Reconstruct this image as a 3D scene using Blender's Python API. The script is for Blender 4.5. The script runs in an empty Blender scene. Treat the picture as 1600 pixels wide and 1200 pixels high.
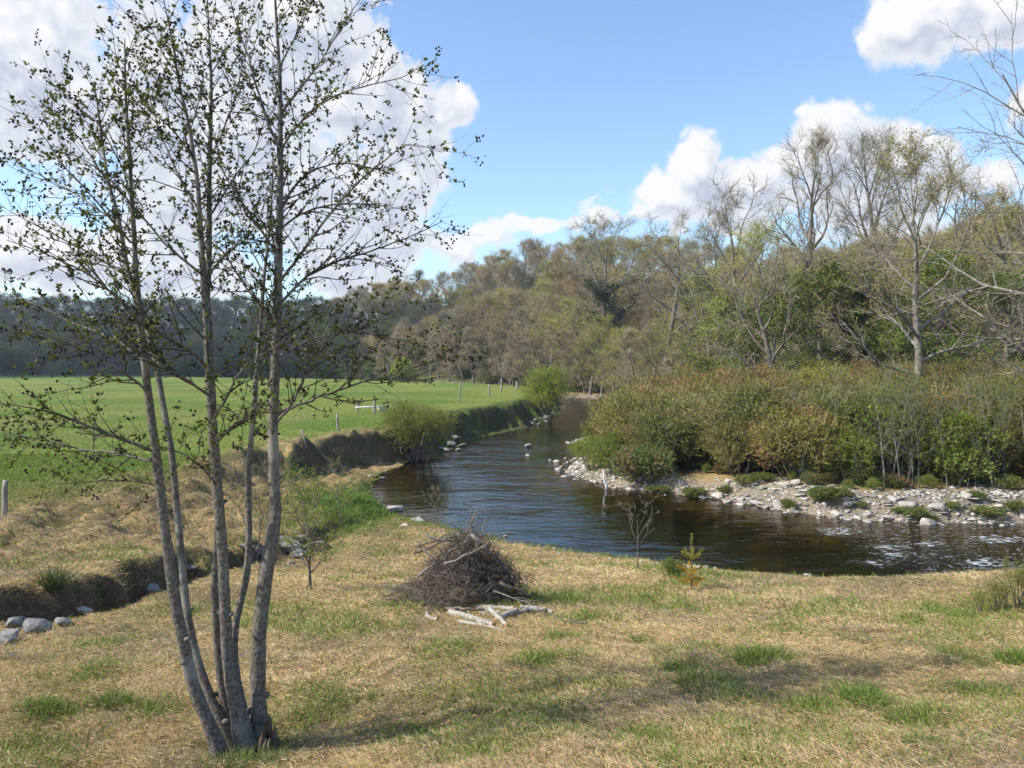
import bpy, bmesh, math, random
import numpy as np
from mathutils import Vector, Matrix

# ------------------------------------------------------------------ camera, sky, sun, exposure
scene = bpy.context.scene
COL = scene.collection
F = 1232.0                      # focal length in photo pixels
CAMZ = 6.0
PITCH = math.atan(28.0 / F)
cam_d = bpy.data.cameras.new('camera')
cam_d.sensor_width = 36.0
cam_d.lens = 36.0 * F / 1600.0
cam_d.clip_start = 0.1
cam_d.clip_end = 6000
cam = bpy.data.objects.new('camera', cam_d)
cam.location = (0, 0, CAMZ)
cam.rotation_euler = (math.pi / 2 - PITCH, 0, 0)
COL.objects.link(cam)
scene.camera = cam

SUN = Vector((-0.95, -0.22, 0)).normalized()
SUN_EL = math.radians(44)
SUN_AZ = math.atan2(SUN.x, SUN.y)
SUNV = Vector((SUN.x * math.cos(SUN_EL), SUN.y * math.cos(SUN_EL), math.sin(SUN_EL)))
sd_ = bpy.data.lights.new('sun', 'SUN')
sd_.energy = 4.0
sd_.angle = math.radians(0.5)
sd_.color = (1.0, 0.95, 0.86)
sun = bpy.data.objects.new('sun', sd_)
sun.rotation_euler = SUNV.to_track_quat('Z', 'Y').to_euler()
sun.location = (-40, 0, 60)
COL.objects.link(sun)

vs = scene.view_settings
vs.view_transform = 'Standard'
vs.look = 'None'
vs.exposure = 0.75
vs.gamma = 1.0
scene.render.engine = 'CYCLES'
cy = scene.cycles
cy.max_bounces = 6
cy.diffuse_bounces = 2
cy.glossy_bounces = 3
cy.transmission_bounces = 4
cy.transparent_max_bounces = 12
cy.use_denoising = True
cy.denoiser = 'OPENIMAGEDENOISE'
cy.denoising_input_passes = 'RGB_ALBEDO_NORMAL'
cy.sample_clamp_indirect = 4.0


class NT:
    """small helper to write node trees"""
    def __init__(s, tree):
        s.t = tree

    def n(s, kind, **kw):
        nd = s.t.nodes.new(kind)
        for k, v in kw.items():
            setattr(nd, k, v)
        return nd

    def put(s, sock, v):
        if isinstance(v, bpy.types.NodeSocket):
            s.t.links.new(v, sock)
        elif isinstance(v, bpy.types.Node):
            s.t.links.new(v.outputs[0], sock)
        elif v is not None:
            if hasattr(sock.default_value, '__len__'):
                v = tuple(v)
                if len(sock.default_value) == 4 and len(v) == 3:
                    v = v + (1.0,)
            sock.default_value = v

    def m(s, op, a, b=None, c=None, clamp=False):
        nd = s.n('ShaderNodeMath', operation=op, use_clamp=clamp)
        for i, v in enumerate((a, b, c)):
            if v is not None:
                s.put(nd.inputs[i], v)
        return nd.outputs[0]

    def v(s, op, a, b=None, out=0):
        nd = s.n('ShaderNodeVectorMath', operation=op)
        s.put(nd.inputs[0], a)
        if b is not None:
            s.put(nd.inputs[1], b)
        return nd.outputs[out]

    def mix(s, f, a, b, mode='MIX'):
        nd = s.n('ShaderNodeMix', data_type='RGBA', blend_type=mode)
        s.put(nd.inputs[0], f)
        s.put(nd.inputs[6], a)
        s.put(nd.inputs[7], b)
        return nd.outputs[2]

    def ss(s, x, lo, hi):
        nd = s.n('ShaderNodeMapRange', interpolation_type='SMOOTHSTEP')
        s.put(nd.inputs[0], x)
        nd.inputs[1].default_value = lo
        nd.inputs[2].default_value = hi
        return nd.outputs[0]

    def noise(s, vec, scale, detail=3, rough=0.5, dist=0.0):
        nd = s.n('ShaderNodeTexNoise')
        if vec is not None:
            s.put(nd.inputs['Vector'], vec)
        nd.inputs['Scale'].default_value = scale
        nd.inputs['Detail'].default_value = detail
        nd.inputs['Roughness'].default_value = rough
        nd.inputs['Distortion'].default_value = dist
        return nd.outputs[0]


# ---- world: Nishita sky with clouds placed by compass direction and height
CLOUDS = [  # px, py, rx, ry as seen in the photograph, turned into azimuth / elevation below
    (560, 150, 120, 110), (655, 205, 95, 62), (470, 70, 170, 150), (600, 290, 115, 95), (330, 190, 300, 235),
    (40, 120, 210, 140), (560, 390, 150, 75), (150, 405, 430, 70), (735, 372, 58, 26), (700, 385, 50, 36),
    (850, 350, 110, 15), (1085, 265, 66, 66), (1045, 312, 110, 52), (1150, 290, 105, 70), (1262, 245, 92, 72),
    (1340, 280, 140, 100), (1420, 320, 120, 70), (985, 335, 90, 28), (1400, 50, 92, 66), (1500, 45, 115, 78),
    (1350, 75, 45, 45), (1570, 10, 70, 60), (1595, 165, 42, 30), (1530, 290, 75, 34), (-300, 100, 300, 300), (1900, 200, 160, 90)]
world = bpy.data.worlds.new('World')
scene.world = world
world.use_nodes = True
wt = world.node_tree
for nd in list(wt.nodes):
    wt.nodes.remove(nd)
W = NT(wt)
grp = bpy.data.node_groups.new('cloud_mask', 'ShaderNodeTree')
grp.interface.new_socket('Vector', in_out='INPUT', socket_type='NodeSocketVector')
grp.interface.new_socket('Value', in_out='OUTPUT', socket_type='NodeSocketFloat')
G_ = NT(grp)
gi = G_.n('NodeGroupInput')
go = G_.n('NodeGroupOutput')
acc = None
wob = G_.n('ShaderNodeTexNoise')
G_.put(wob.inputs['Vector'], gi.outputs[0])
wob.inputs['Scale'].default_value = 7
wob.inputs['Detail'].default_value = 2
warp = G_.v('ADD', gi.outputs[0], G_.v('MULTIPLY', G_.v('SUBTRACT', wob.outputs[1], (0.5, 0.5, 0.5)), (0.07, 0.05, 0)))
for (px, py, rx, ry) in CLOUDS:
    az = math.atan((px - 800) / F)
    el = math.atan((572 - py) / F * math.cos(az))
    ra = rx / F * math.cos(az) ** 2
    re = ry / F * math.cos(az)
    L = G_.v('LENGTH', G_.v('MULTIPLY', G_.v('SUBTRACT', warp, (az, el, 0)), (1 / ra, 1 / re, 0)), out=1)
    b = G_.m('MULTIPLY', G_.m('SUBTRACT', 1.0, L), min(1.0, re / 0.07) ** 0.5)
    acc = b if acc is None else G_.m('SMOOTH_MAX', acc, b, 0.15)
def puff(scale, wv):
    vo = G_.n('ShaderNodeTexVoronoi', feature='SMOOTH_F1', voronoi_dimensions='2D')
    G_.put(vo.inputs['Vector'], wv)
    vo.inputs['Scale'].default_value = scale
    vo.inputs['Smoothness'].default_value = 0.35
    return G_.m('SUBTRACT', 0.42, vo.outputs['Distance'])


wob2 = G_.n('ShaderNodeTexNoise')
G_.put(wob2.inputs['Vector'], gi.outputs[0])
wob2.inputs['Scale'].default_value = 26
wob2.inputs['Detail'].default_value = 5
wv = G_.v('ADD', gi.outputs[0], G_.v('MULTIPLY', G_.v('SUBTRACT', wob2.outputs[1], (0.5, 0.5, 0.5)), (0.035, 0.03, 0)))
n1 = G_.noise(gi.outputs[0], 8, 9, 0.58)
pf = G_.m('ADD', G_.m('MULTIPLY', puff(15, wv), 0.62), G_.m('ADD', G_.m('MULTIPLY', puff(36, wv), 0.30), G_.m('MULTIPLY', puff(85, wv), 0.15)))
mk = G_.m('ADD', G_.m('MINIMUM', acc, 0.6), G_.m('ADD', G_.m('MULTIPLY', G_.m('SUBTRACT', n1, 0.5), 1.25), pf))
G_.put(go.inputs[0], mk)

tc = W.n('ShaderNodeTexCoord')
sp = W.n('ShaderNodeSeparateXYZ')
W.put(sp.inputs[0], W.v('NORMALIZE', tc.outputs['Generated']))
azn = W.m('ARCTAN2', sp.outputs[0], sp.outputs[1])
eln = W.m('ARCSINE', sp.outputs[2])
cb = W.n('ShaderNodeCombineXYZ')
W.put(cb.inputs[0], azn)
W.put(cb.inputs[1], eln)
g0 = W.n('ShaderNodeGroup', node_tree=grp)
W.put(g0.inputs[0], cb.outputs[0])
g1 = W.n('ShaderNodeGroup', node_tree=grp)
W.put(g1.inputs[0], W.v('ADD', cb.outputs[0], (-0.016, 0.03, 0)))
dens = W.ss(g0.outputs[0], -0.02, 0.26)
lit = W.m('ADD', 0.30, W.m('MULTIPLY', W.m('SUBTRACT', g0.outputs[0], g1.outputs[0]), 1.5), clamp=True)
thin = W.ss(g0.outputs[0], 0.75, 0.0)
lit2 = W.m('MAXIMUM', lit, W.m('MULTIPLY', thin, 0.85))
ccol = W.mix(lit2, (2.2, 2.42, 2.95), (4.0, 4.0, 4.05))
sky = W.n('ShaderNodeTexSky', sky_type='NISHITA', sun_disc=False)
sky.sun_elevation = SUN_EL
sky.sun_rotation = SUN_AZ
sky.air_density = 1.0
sky.dust_density = 0.6
sky.ozone_density = 2.0
skc = W.mix(1.0, sky.outputs[0], (0.92, 0.97, 1.0), 'MULTIPLY')
bg = W.n('ShaderNodeBackground')
W.put(bg.inputs[0], W.mix(W.m('MULTIPLY', dens, 0.97), skc, ccol))
bg.inputs[1].default_value = 0.15
wo = W.n('ShaderNodeOutputWorld')
W.put(wo.inputs[0], bg.outputs[0])
world.cycles.sampling_method = 'MANUAL'
world.cycles.sample_map_resolution = 512


# ------------------------------------------------------------------ helpers: photo pixel -> place
CP, SP = math.cos(PITCH), math.sin(PITCH)


def ray(px, py):
    cx, cyy = (px - 800) / F, (600 - py) / F
    return np.array([cx, CP + cyy * SP, -SP + cyy * CP])


def at_depth(px, py, d):
    r = ray(px, py)
    p = r * (d / r[1])
    return np.array([p[0], p[1], p[2] + CAMZ])


def at_z(px, py, z):
    r = ray(px, py)
    t = (z - CAMZ) / r[2]
    return np.array([r[0] * t, r[1] * t, z])


def vnoise(x, y, seed=0):
    xi, yi = np.floor(x), np.floor(y)
    xf, yf = x - xi, y - yi
    u, v = xf * xf * (3 - 2 * xf), yf * yf * (3 - 2 * yf)

    def h(a, b):
        t = np.sin(a * 127.1 + b * 311.7 + seed * 74.7) * 43758.5453
        return t - np.floor(t)
    return (h(xi, yi) * (1 - u) + h(xi + 1, yi) * u) * (1 - v) + (h(xi, yi + 1) * (1 - u) + h(xi + 1, yi + 1) * u) * v


def fbm(x, y, seed=0, octs=3):
    s, a, t = 0, 1.0, 0
    for i in range(octs):
        s = s + a * vnoise(x * 2 ** i, y * 2 ** i, seed + i * 17)
        t += a
        a *= 0.5
    return s / t


def sstep(lo, hi, x):
    t = np.clip((x - lo) / (hi - lo), 0, 1)
    return t * t * (3 - 2 * t)


def seg_dist(x, y, poly, closed=False):
    """distance to a polyline, index+param of the nearest point, side (cross product sign)"""
    P = np.array(poly, float)[:, :2]
    n = len(P)
    best = np.full(x.shape, 1e9)
    par = np.zeros(x.shape)
    side = np.zeros(x.shape)
    for i in range(n if closed else n - 1):
        a, b = P[i], P[(i + 1) % n]
        d = b - a
        t = np.clip(((x - a[0]) * d[0] + (y - a[1]) * d[1]) / max(d @ d, 1e-9), 0, 1)
        qx, qy = x - a[0] - t * d[0], y - a[1] - t * d[1]
        D = np.hypot(qx, qy)
        m = D < best
        best = np.where(m, D, best)
        par = np.where(m, i + t, par)
        side = np.where(m, np.sign(d[0] * (y - a[1]) - d[1] * (x - a[0])), side)
    return best, par, side


def inside(x, y, poly):
    P = np.array(poly, float)
    c = np.zeros(x.shape, bool)
    j = len(P) - 1
    for i in range(len(P)):
        xi, yi, xj, yj = P[i, 0], P[i, 1], P[j, 0], P[j, 1]
        cond = ((yi > y) != (yj > y))
        c ^= cond & (x < (xj - xi) * (y - yi) / ((yj - yi) if yj != yi else 1e-9) + xi)
        j = i
    return c


# ------------------------------------------------------------------ the lie of the land
NEAR_BANK = [(70, 18), (30, 19.2), (15, 20.4), (10.2, 21.0), (8.1, 22.0), (5.9, 23.2), (3.9, 24.2), (2.1, 25.3), (0.2, 26.6), (-2.0, 28.8),
             (-3.7, 30.4), (-4.9, 32.5), (-6.0, 36.0), (-6.9, 40.5), (-6.6, 44.5), (-6.0, 48.5), (-4.9, 52.5), (-4.0, 57)]
CLIFF_BANK = [(-3.6, 60), (-2.2, 66), (-0.4, 71), (1.6, 76.5), (2.6, 82), (4.4, 89), (6.6, 103), (8.6, 120), (7.6, 136), (2, 150), (-9, 172), (-30, 205)]
FAR_BANK = [(-25, 214), (-3, 180), (6, 163), (10.5, 152), (14.5, 149), (16.8, 143), (16.8, 135), (15.6, 122), (14.2, 110), (12.0, 99), (9.2, 88), (9.5, 83), (10.2, 78), (8.3, 71),
            (5.2, 64.5), (4.1, 62), (6.8, 58), (4.8, 53), (3.5, 49.5), (2.7, 45.5), (2.9, 43), (4.4, 39.5), (6.3, 37.6), (9.1, 35.2),
            (10.7, 32.8), (12.4, 30.8), (15, 29.8), (19, 29.6), (30, 29.5), (70, 29)]
RIVER = NEAR_BANK + CLIFF_BANK + FAR_BANK
SCARP = [(-60, 8, 6), (-26, 15, 6), (-14.8, 19.6, 5.5), (-12.4, 25, 5), (-11.6, 33, 3.0), (-10.9, 40, 1.4), (-9.2, 46, 0.9), (-7.2, 49.5, 1.0), (-6.2, 53, 1.2),
         (-5.2, 59.5, 1.5), (-3.7, 66.5, 1.6), (-2.0, 71.8, 1.6), (-.1, 77.3, 1.6), (.9, 83, 2.0), (2.6, 90, 2), (4.8, 104, 2), (6.2, 120, 2.5),
         (5, 135, 3), (0, 147, 3), (-11, 168, 3), (-33, 200, 3), (-120, 250, 4)]
DITCH = [(-11.5, 6.5), (-9.2, 9.6), (-7.9, 12.4), (-7.35, 14.5), (-7.3, 16.5), (-6.9, 19), (-6.5, 22), (-6.2, 24.5), (-5.6, 27.5), (-5.2, 30), (-5.5, 33)]
FOOT = [(300, -40), (120, 5), (62, 34), (44, 58), (33, 80), (27, 105), (25, 140), (22, 160), (8, 174), (-12, 196), (-36, 226), (-70, 272), (-110, 300), (-200, 312), (-320, 300), (-700, 250)]

CTRL = []


def cpx(px, py, z):
    CTRL.append(tuple(at_z(px, py, z)))


for a in [(0, 0, 4.45), (-6, 0, 4.3), (6, 0, 4.6), (0, 3, 3.95), (-12, 0, 4.0), (-20, 3, 3.2), (14, 0, 4.6), (0, -20, 5), (-30, -20, 4.5), (30, -20, 5.5),
          (14, 8, 3.4), (20, 14, 2.4), (-30, 15, 2.0), (-60, 0, 3), (-200, 0, 3), (200, 0, 4), (0, -200, 6), (-16, 9, 2.9), (-12, 13, 2.5)]:
    CTRL.append(a)
for a in [(375, 1188, 2.95), (300, 1195, 3.0), (470, 1190, 3.05), (0, 1100, 3.0), (800, 1190, 3.5), (1200, 1190, 3.6), (1580, 1190, 3.7), (1000, 1050, 2.98), (1500, 1050, 3.1),
          (400, 1050, 2.88), (100, 1030, 2.65), (730, 960, 2.15), (1000, 960, 2.2), (1300, 960, 2.2), (1560, 960, 2.32), (200, 980, 2.1),
          (485, 920, 1.7), (350, 905, 1.65), (850, 900, 1.3), (1000, 892, 1.15), (1300, 904, 1.12), (1450, 902, 1.15), (1590, 889, 1.28),
          (900, 868, .3), (1000, 882, .45), (650, 832, .4), (550, 850, .6), (480, 880, 1.0), (600, 800, .28), (540, 750, .45), (520, 800, .5),
          (450, 770, .75), (400, 820, .9), (250, 850, 1.4), (100, 850, 1.75), (0, 900, 2.1), (-100, 900, 2.2), (300, 790, 1.2),
          (1000, 757, .5), (1150, 772, .7), (1300, 790, .6), (1500, 795, .7)]:
    cpx(*a)
for a in [(-6.9, 41.5, .1), (-4.7, 53.5, .12), (-3.9, 60, .1), (1.6, 77, .1), (4.4, 89, .1), (8.4, 121, .1), (10, 45, .9), (20, 42, 1.3), (30, 40, 1.4), (15, 60, 1.6), (28, 58, 2.2),
          (22, 80, 2.0), (45, 45, 2.5), (70, 40, 3), (14, 88, 1.0), (16, 105, .9), (22, 140, 1.2), (60, 25, 2), (0, 180, 1.2), (-20, 215, 1.8),
          (11, 156, .4), (19, 154, .4), (8.5, 20.3, .35), (10.5, 19.6, .38), (13, 19.2, .42), (6, 21.7, .3), (16.5, 18.9, .5), (21, 18.4, .5), (5.5, 48, .45), (6.0, 64, .3), (10.5, 72, .3), (8.0, 66, .35), (0, 400, 2.3), (-300, 300, 2.3), (-300, 100, 2.3), (300, 200, 6)]:
    CTRL.append(a)
CT = np.array(CTRL)
_phi = lambda r: np.sqrt(r * r + 0.6)
_A = np.hypot(CT[:, None, 0] - CT[None, :, 0], CT[:, None, 1] - CT[None, :, 1])
_n = len(CT)
_M = np.zeros((_n + 1, _n + 1))
_M[:_n, :_n] = _phi(_A) - np.eye(_n) * 0.25
_M[:_n, _n] = 1
_M[_n, :_n] = 1
_w = np.linalg.solve(_M, np.append(CT[:, 2], 0))


def low_ground(x, y):
    z = np.full(x.shape, _w[-1])
    for i in range(_n):
        z += _w[i] * _phi(np.hypot(x - CT[i, 0], y - CT[i, 1]))
    return np.clip(z, -0.2, 9)


def land(x, y):
    """height and the masks that colour it"""
    x = np.asarray(x, float)
    y = np.asarray(y, float)
    low = low_ground(x, y)
    # field terrace on the left
    D, par, side = seg_dist(x, y, SCARP)
    SW = np.array([s[2] for s in SCARP])
    w = np.interp(par, np.arange(len(SW)), SW)
    s = D * side
    wig = (fbm(x * 0.35, y * 0.35, 5) - 0.5) * 1.3 + (fbm(x * 1.1, y * 1.1, 8) - 0.5) * 0.6
    tf = sstep(-0.55, 0.55, (s + wig * np.minimum(w, 1.6) * 1.1) / w)
    plat = 2.15 + 0.35 * (fbm(x * 0.03, y * 0.03, 3) - 0.5) - 0.35 * sstep(34, 16, y) + 0.0035 * np.clip(y - 60, 0, 200)
    z = low + (np.maximum(plat, low * 0.0 + plat) - low) * tf
    field = sstep(0.2, 1.5, s / np.clip(w * .5, .9, 1.6) + wig * 0.8) * (x < 30)
    rough = sstep(-9, -2.5, s) * sstep(3.5, 0.0, s) * (y < 62)
    # hills
    Dh, ph, sh = seg_dist(x, y, FOOT)
    sH = -Dh * sh
    amp = 22 + 9 * sstep(-90, -10, x) - 15 * sstep(28, 85, x) + 4 * np.exp(-((x - 20) / 25) ** 2)
    hill = np.where(sH > 0, amp * sstep(-6, 78, sH) - amp * sstep(-6, 78, np.zeros_like(sH)) * 1.0, 0)
    hill = np.maximum(hill, 0) * (1 + 0.25 * (fbm(x * .02, y * .02, 9) - .5))
    z = z + hill
    # tussocks, humps
    nearm = sstep(120, 30, y)
    z = z + (fbm(x * 2.6, y * 2.6, 21) - 0.5) * 0.17 * nearm * (1 - 0.7 * field)
    z = z + (fbm(x * 0.45, y * 0.45, 33) - 0.5) * 0.16 * nearm * (1 - field)
    z = z + rough * ((fbm(x * 1.1, y * 1.1, 41) - 0.5) * .7 + (fbm(x * 3.3, y * 3.3, 43) - 0.5) * 0.5 + np.abs(fbm(x * .6 + 3, y * .6, 47) - .5) * -.6)
    # ditch
    Dd, pd, sdd = seg_dist(x, y, DITCH)
    sl = Dd * sdd + (fbm(x * 1.0, y * 1.0, 51, 4) - 0.5) * 1.3          # + is the far (left) side
    prof = np.where(sl > 0, sstep(0.62 + 0.9 * fbm(x * .9, y * .9, 58) ** 2, 0.3, sl), sstep(1.15, 0.1, -sl))
    dep = np.interp(pd, [0, 1, 3, 5, 7, 8.5, 10], [0.65, 0.8, 0.8, 0.62, 0.4, 0.2, 0.1])
    dep = dep * (0.55 + 0.9 * fbm(x * .55 + 7, y * .55, 57))
    z = z + np.where((sl > 0.3) & (sl < 2.6), 0.16 * sstep(0.3, 0.8, sl) * sstep(2.6, 1.0, sl) * dep, 0)
    z = z - dep * prof
    # river
    Dr, pr, _s = seg_dist(x, y, RIVER, True)
    ins = inside(x, y, RIVER)
    sr = np.where(ins, -Dr, Dr)
    n1, n2 = len(NEAR_BANK), len(NEAR_BANK) + len(CLIFF_BANK)
    isnear = pr < n1 - 1
    iscliff = (pr >= n1 - 1) & (pr < n2)
    wb = np.where(iscliff, 0.7, np.where(isnear, 1.3, 1.8))
    srw = sr + (fbm(x * 1.5, y * 1.5, 61) - 0.5) * 0.5
    bed = -0.08 - 0.55 * sstep(0, 3.0, -sr) + (fbm(x * 0.8, y * 0.8, 71) - 0.5) * 0.2
    zo = -0.08 + (np.maximum(z, 0.06) + 0.08) * sstep(0, 1, srw / wb)
    z = np.where(ins, bed, zo)
    gravel = np.where(isnear | iscliff, sstep(0.5, 0.1, srw) * 0.8, sstep(2.6, 1.2, (srw + (fbm(x * .4, y * .4, 81) - .5) * 2.6) / (1 + .5 * sstep(10, 14, x)))) * (~ins)
    return dict(z=z, field=field, rough=rough, sr=sr, gravel=gravel, hill=hill, sH=sH, sl=sl, prof=prof, dep=dep, near=isnear, cliff=iscliff, tf=tf, s=s)


def gz(x, y):
    return float(land(np.array([x]), np.array([y]))['z'][0])


def ground_at(px, py, dmin=3.5, dmax=420):
    """the land where the photo shows it at this pixel"""
    ds = dmin * (dmax / dmin) ** np.linspace(0, 1, 420)
    r = ray(px, py)
    X, Y, Z = r[0] / r[1] * ds, ds, CAMZ + r[2] / r[1] * ds
    h = np.maximum(land(X, Y)['z'], 0)
    i = np.argmax(Z < h) if (Z < h).any() else len(ds) - 1
    if i > 0:
        a, b = (Z - h)[i - 1], (Z - h)[i]
        t = a / (a - b) if a != b else 0
        d = ds[i - 1] + t * (ds[i] - ds[i - 1])
    else:
        d = ds[0]
    return np.array([r[0] / r[1] * d, d, max(gz(r[0] / r[1] * d, d), 0)])


# ------------------------------------------------------------------ mesh building
class Geo:
    def __init__(s):
        s.V, s.Q, s.T, s.C, s.n = [], [], [], [], 0

    def add(s, V, Q=None, T=None, C=None):
        V = np.asarray(V, np.float32).reshape(-1, 3)
        if Q is not None and len(Q):
            s.Q.append(np.asarray(Q, np.int32).reshape(-1, 4) + s.n)
        if T is not None and len(T):
            s.T.append(np.asarray(T, np.int32).reshape(-1, 3) + s.n)
        if C is None:
            C = np.ones((len(V), 3), np.float32) * 0.5
        C = np.asarray(C, np.float32)
        if C.ndim == 1:
            C = np.tile(C, (len(V), 1))
        s.C.append(C)
        s.V.append(V)
        s.n += len(V)

    def tube(s, P, R, k=6, C=None, cap=False):
        P = np.asarray(P, float)
        R = np.asarray(R, float)
        n = len(P)
        Tn = np.gradient(P, axis=0)
        Tn /= np.linalg.norm(Tn, axis=1)[:, None] + 1e-9
        ref = np.array([0.0, 0.0, 1.0]) if abs(Tn[:, 2]).mean() < 0.8 else np.array([0.31, 0.95, 0.0])
        A = np.cross(Tn, ref)
        A /= np.linalg.norm(A, axis=1)[:, None] + 1e-9
        B = np.cross(Tn, A)
        th = np.arange(k) * 2 * np.pi / k
        V = P[:, None, :] + R[:, None, None] * (np.cos(th)[None, :, None] * A[:, None, :] + np.sin(th)[None, :, None] * B[:, None, :])
        i = np.arange(n - 1)[:, None] * k
        j = np.arange(k)[None, :]
        j2 = (j + 1) % k
        Q = np.stack([i + j, i + j2, i + k + j2, i + k + j], -1).reshape(-1, 4)
        V = V.reshape(-1, 3)
        T = None
        if cap:
            V = np.vstack([V, P[0], P[-1]])
            jj = np.arange(k)
            a, b = n * k, n * k + 1
            T = np.vstack([np.stack([np.full(k, a), (jj + 1) % k, jj], 1), np.stack([np.full(k, b), (n - 1) * k + jj, (n - 1) * k + (jj + 1) % k], 1)])
        s.add(V, Q, T, C)

    def blades(s, P, D, L, w, C, bend=None, rng=None, tipc=None):
        """slender 2-piece ribbons: P start, D unit direction, L length, w half width"""
        n = len(P)
        rng = rng or np.random.default_rng(1)
        rv = rng.normal(size=(n, 3))
        S = np.cross(D, rv)
        S /= np.linalg.norm(S, axis=1)[:, None] + 1e-9
        if bend is None:
            bend = np.zeros((n, 3))
        L = np.broadcast_to(L, (n,))[:, None]
        w = np.broadcast_to(w, (n,))[:, None]
        M = P + D * L * 0.5 + bend * L * 0.18
        E = P + D * L + bend * L * 0.6
        V = np.stack([P - S * w, P + S * w, M + S * w * 0.75, M - S * w * 0.75, E], 1).reshape(-1, 3)
        o = np.arange(n)[:, None] * 5
        C = np.broadcast_to(np.asarray(C, np.float32), (n, 3))
        s.add(V, o + np.array([0, 1, 2, 3]), o + np.array([3, 2, 4]), np.repeat(C, 5, 0))

    def leaves(s, P, D, L, w, C, rng=None):
        """kite leaves: P stalk end, D unit direction, L length, w half width"""
        n = len(P)
        rng = rng or np.random.default_rng(1)
        S = np.cross(D, rng.normal(size=(n, 3)))
        S /= np.linalg.norm(S, axis=1)[:, None] + 1e-9
        L = np.broadcast_to(L, (n,))[:, None]
        w = np.broadcast_to(w, (n,))[:, None]
        V = np.stack([P, P + D * L * 0.55 + S * w, P + D * L, P + D * L * 0.55 - S * w], 1).reshape(-1, 3)
        C = np.broadcast_to(np.asarray(C, np.float32), (n, 3))
        s.add(V, np.arange(n)[:, None] * 4 + np.array([0, 1, 2, 3]), None, np.repeat(C, 4, 0))

    def mesh(s, name, mats, smooth=True):
        V = np.vstack(s.V) if s.V else np.zeros((0, 3), np.float32)
        C = np.vstack(s.C) if s.C else np.zeros((0, 3), np.float32)
        Q = np.vstack(s.Q) if s.Q else np.zeros((0, 4), np.int32)
        T = np.vstack(s.T) if s.T else np.zeros((0, 3), np.int32)
        me = bpy.data.meshes.new(name)
        me.vertices.add(len(V))
        me.vertices.foreach_set('co', V.astype(np.float32).ravel())
        me.loops.add(Q.size + T.size)
        me.loops.foreach_set('vertex_index', np.concatenate([Q.ravel(), T.ravel()]).astype(np.int32))
        me.polygons.add(len(Q) + len(T))
        ls = np.concatenate([np.arange(len(Q)) * 4, Q.size + np.arange(len(T)) * 3]).astype(np.int32)
        me.polygons.foreach_set('loop_start', ls)
        me.update(calc_edges=True)
        me.validate()
        at = me.color_attributes.new('col', 'FLOAT_COLOR', 'POINT')
        at.data.foreach_set('color', np.hstack([C, np.ones((len(C), 1), np.float32)]).astype(np.float32).ravel())
        if smooth:
            me.polygons.foreach_set('use_smooth', np.ones(len(me.polygons), bool))
        for m in (mats if isinstance(mats, (list, tuple)) else [mats]):
            me.materials.append(m)
        return me


def unit(v):
    return v / (np.linalg.norm(v, axis=-1, keepdims=True) + 1e-9)


def link(o, parent=None):
    COL.objects.link(o)
    if parent is not None:
        o.parent = parent
    return o


def tag(o, label, cat, group=None):
    o['label'] = label
    o['category'] = cat
    if group:
        o['group'] = group
    return o


def thing(name, label, cat, loc=(0, 0, 0), rz=0.0, sc=1.0, group=None):
    o = bpy.data.objects.new(name, None)
    o.empty_display_size = 0.3
    o.location = tuple(loc)
    o.rotation_euler = (0, 0, rz)
    o.scale = (sc, sc, sc) if not hasattr(sc, '__len__') else sc
    link(o)
    return tag(o, label, cat, group)


def part(name, me, parent=None):
    return link(bpy.data.objects.new(name, me), parent)


def single(name, me, label, cat, loc=(0, 0, 0), rot=(0, 0, 0), sc=1.0, group=None):
    o = bpy.data.objects.new(name, me)
    o.location = tuple(loc)
    o.rotation_euler = rot if hasattr(rot, '__len__') else (0, 0, rot)
    o.scale = (sc, sc, sc) if not hasattr(sc, '__len__') else sc
    link(o)
    return tag(o, label, cat, group)


# ------------------------------------------------------------------ materials
def base_mat(name):
    m = bpy.data.materials.new(name)
    m.use_nodes = True
    t = m.node_tree
    for nd in list(t.nodes):
        t.nodes.remove(nd)
    N = NT(t)
    return m, N, N.n('ShaderNodeOutputMaterial')


def attr_col(N):
    a = N.n('ShaderNodeAttribute', attribute_name='col')
    return a.outputs[0]


def leaf_mat(name, trans=0.3, vary=0.25, hue=(1, 1, 1), hue2=(1, 1, 1), rough=0.6):
    """matte blade or leaf: colour from the mesh, shifted a little from plant to plant, some light through it"""
    m, N, out = base_mat(name)
    oi = N.n('ShaderNodeObjectInfo')
    c = attr_col(N)
    c = N.mix(1.0, c, N.mix(oi.outputs['Random'], hue, hue2), 'MULTIPLY')
    r2 = N.m('FRACT', N.m('MULTIPLY', oi.outputs['Random'], 7.31))
    br = N.m('ADD', 1.0 - vary, N.m('MULTIPLY', r2, 2 * vary))
    cbn = N.n('ShaderNodeCombineXYZ')
    for i in range(3):
        N.put(cbn.inputs[i], br)
    c = N.mix(1.0, c, cbn.outputs[0], 'MULTIPLY')
    p = N.n('ShaderNodeBsdfPrincipled')
    N.put(p.inputs['Base Color'], c)
    p.inputs['Roughness'].default_value = rough
    p.inputs['Specular IOR Level'].default_value = 0.25
    if trans > 0:
        tr = N.n('ShaderNodeBsdfTranslucent')
        N.put(tr.inputs[0], N.mix(1.0, c, (1.15, 1.2, 0.7), 'MULTIPLY'))
        mx = N.n('ShaderNodeMixShader')
        mx.inputs[0].default_value = trans
        N.put(mx.inputs[1], p.outputs[0])
        N.put(mx.inputs[2], tr.outputs[0])
        N.put(out.inputs[0], mx.outputs[0])
    else:
        N.put(out.inputs[0], p.outputs[0])
    return m


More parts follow.
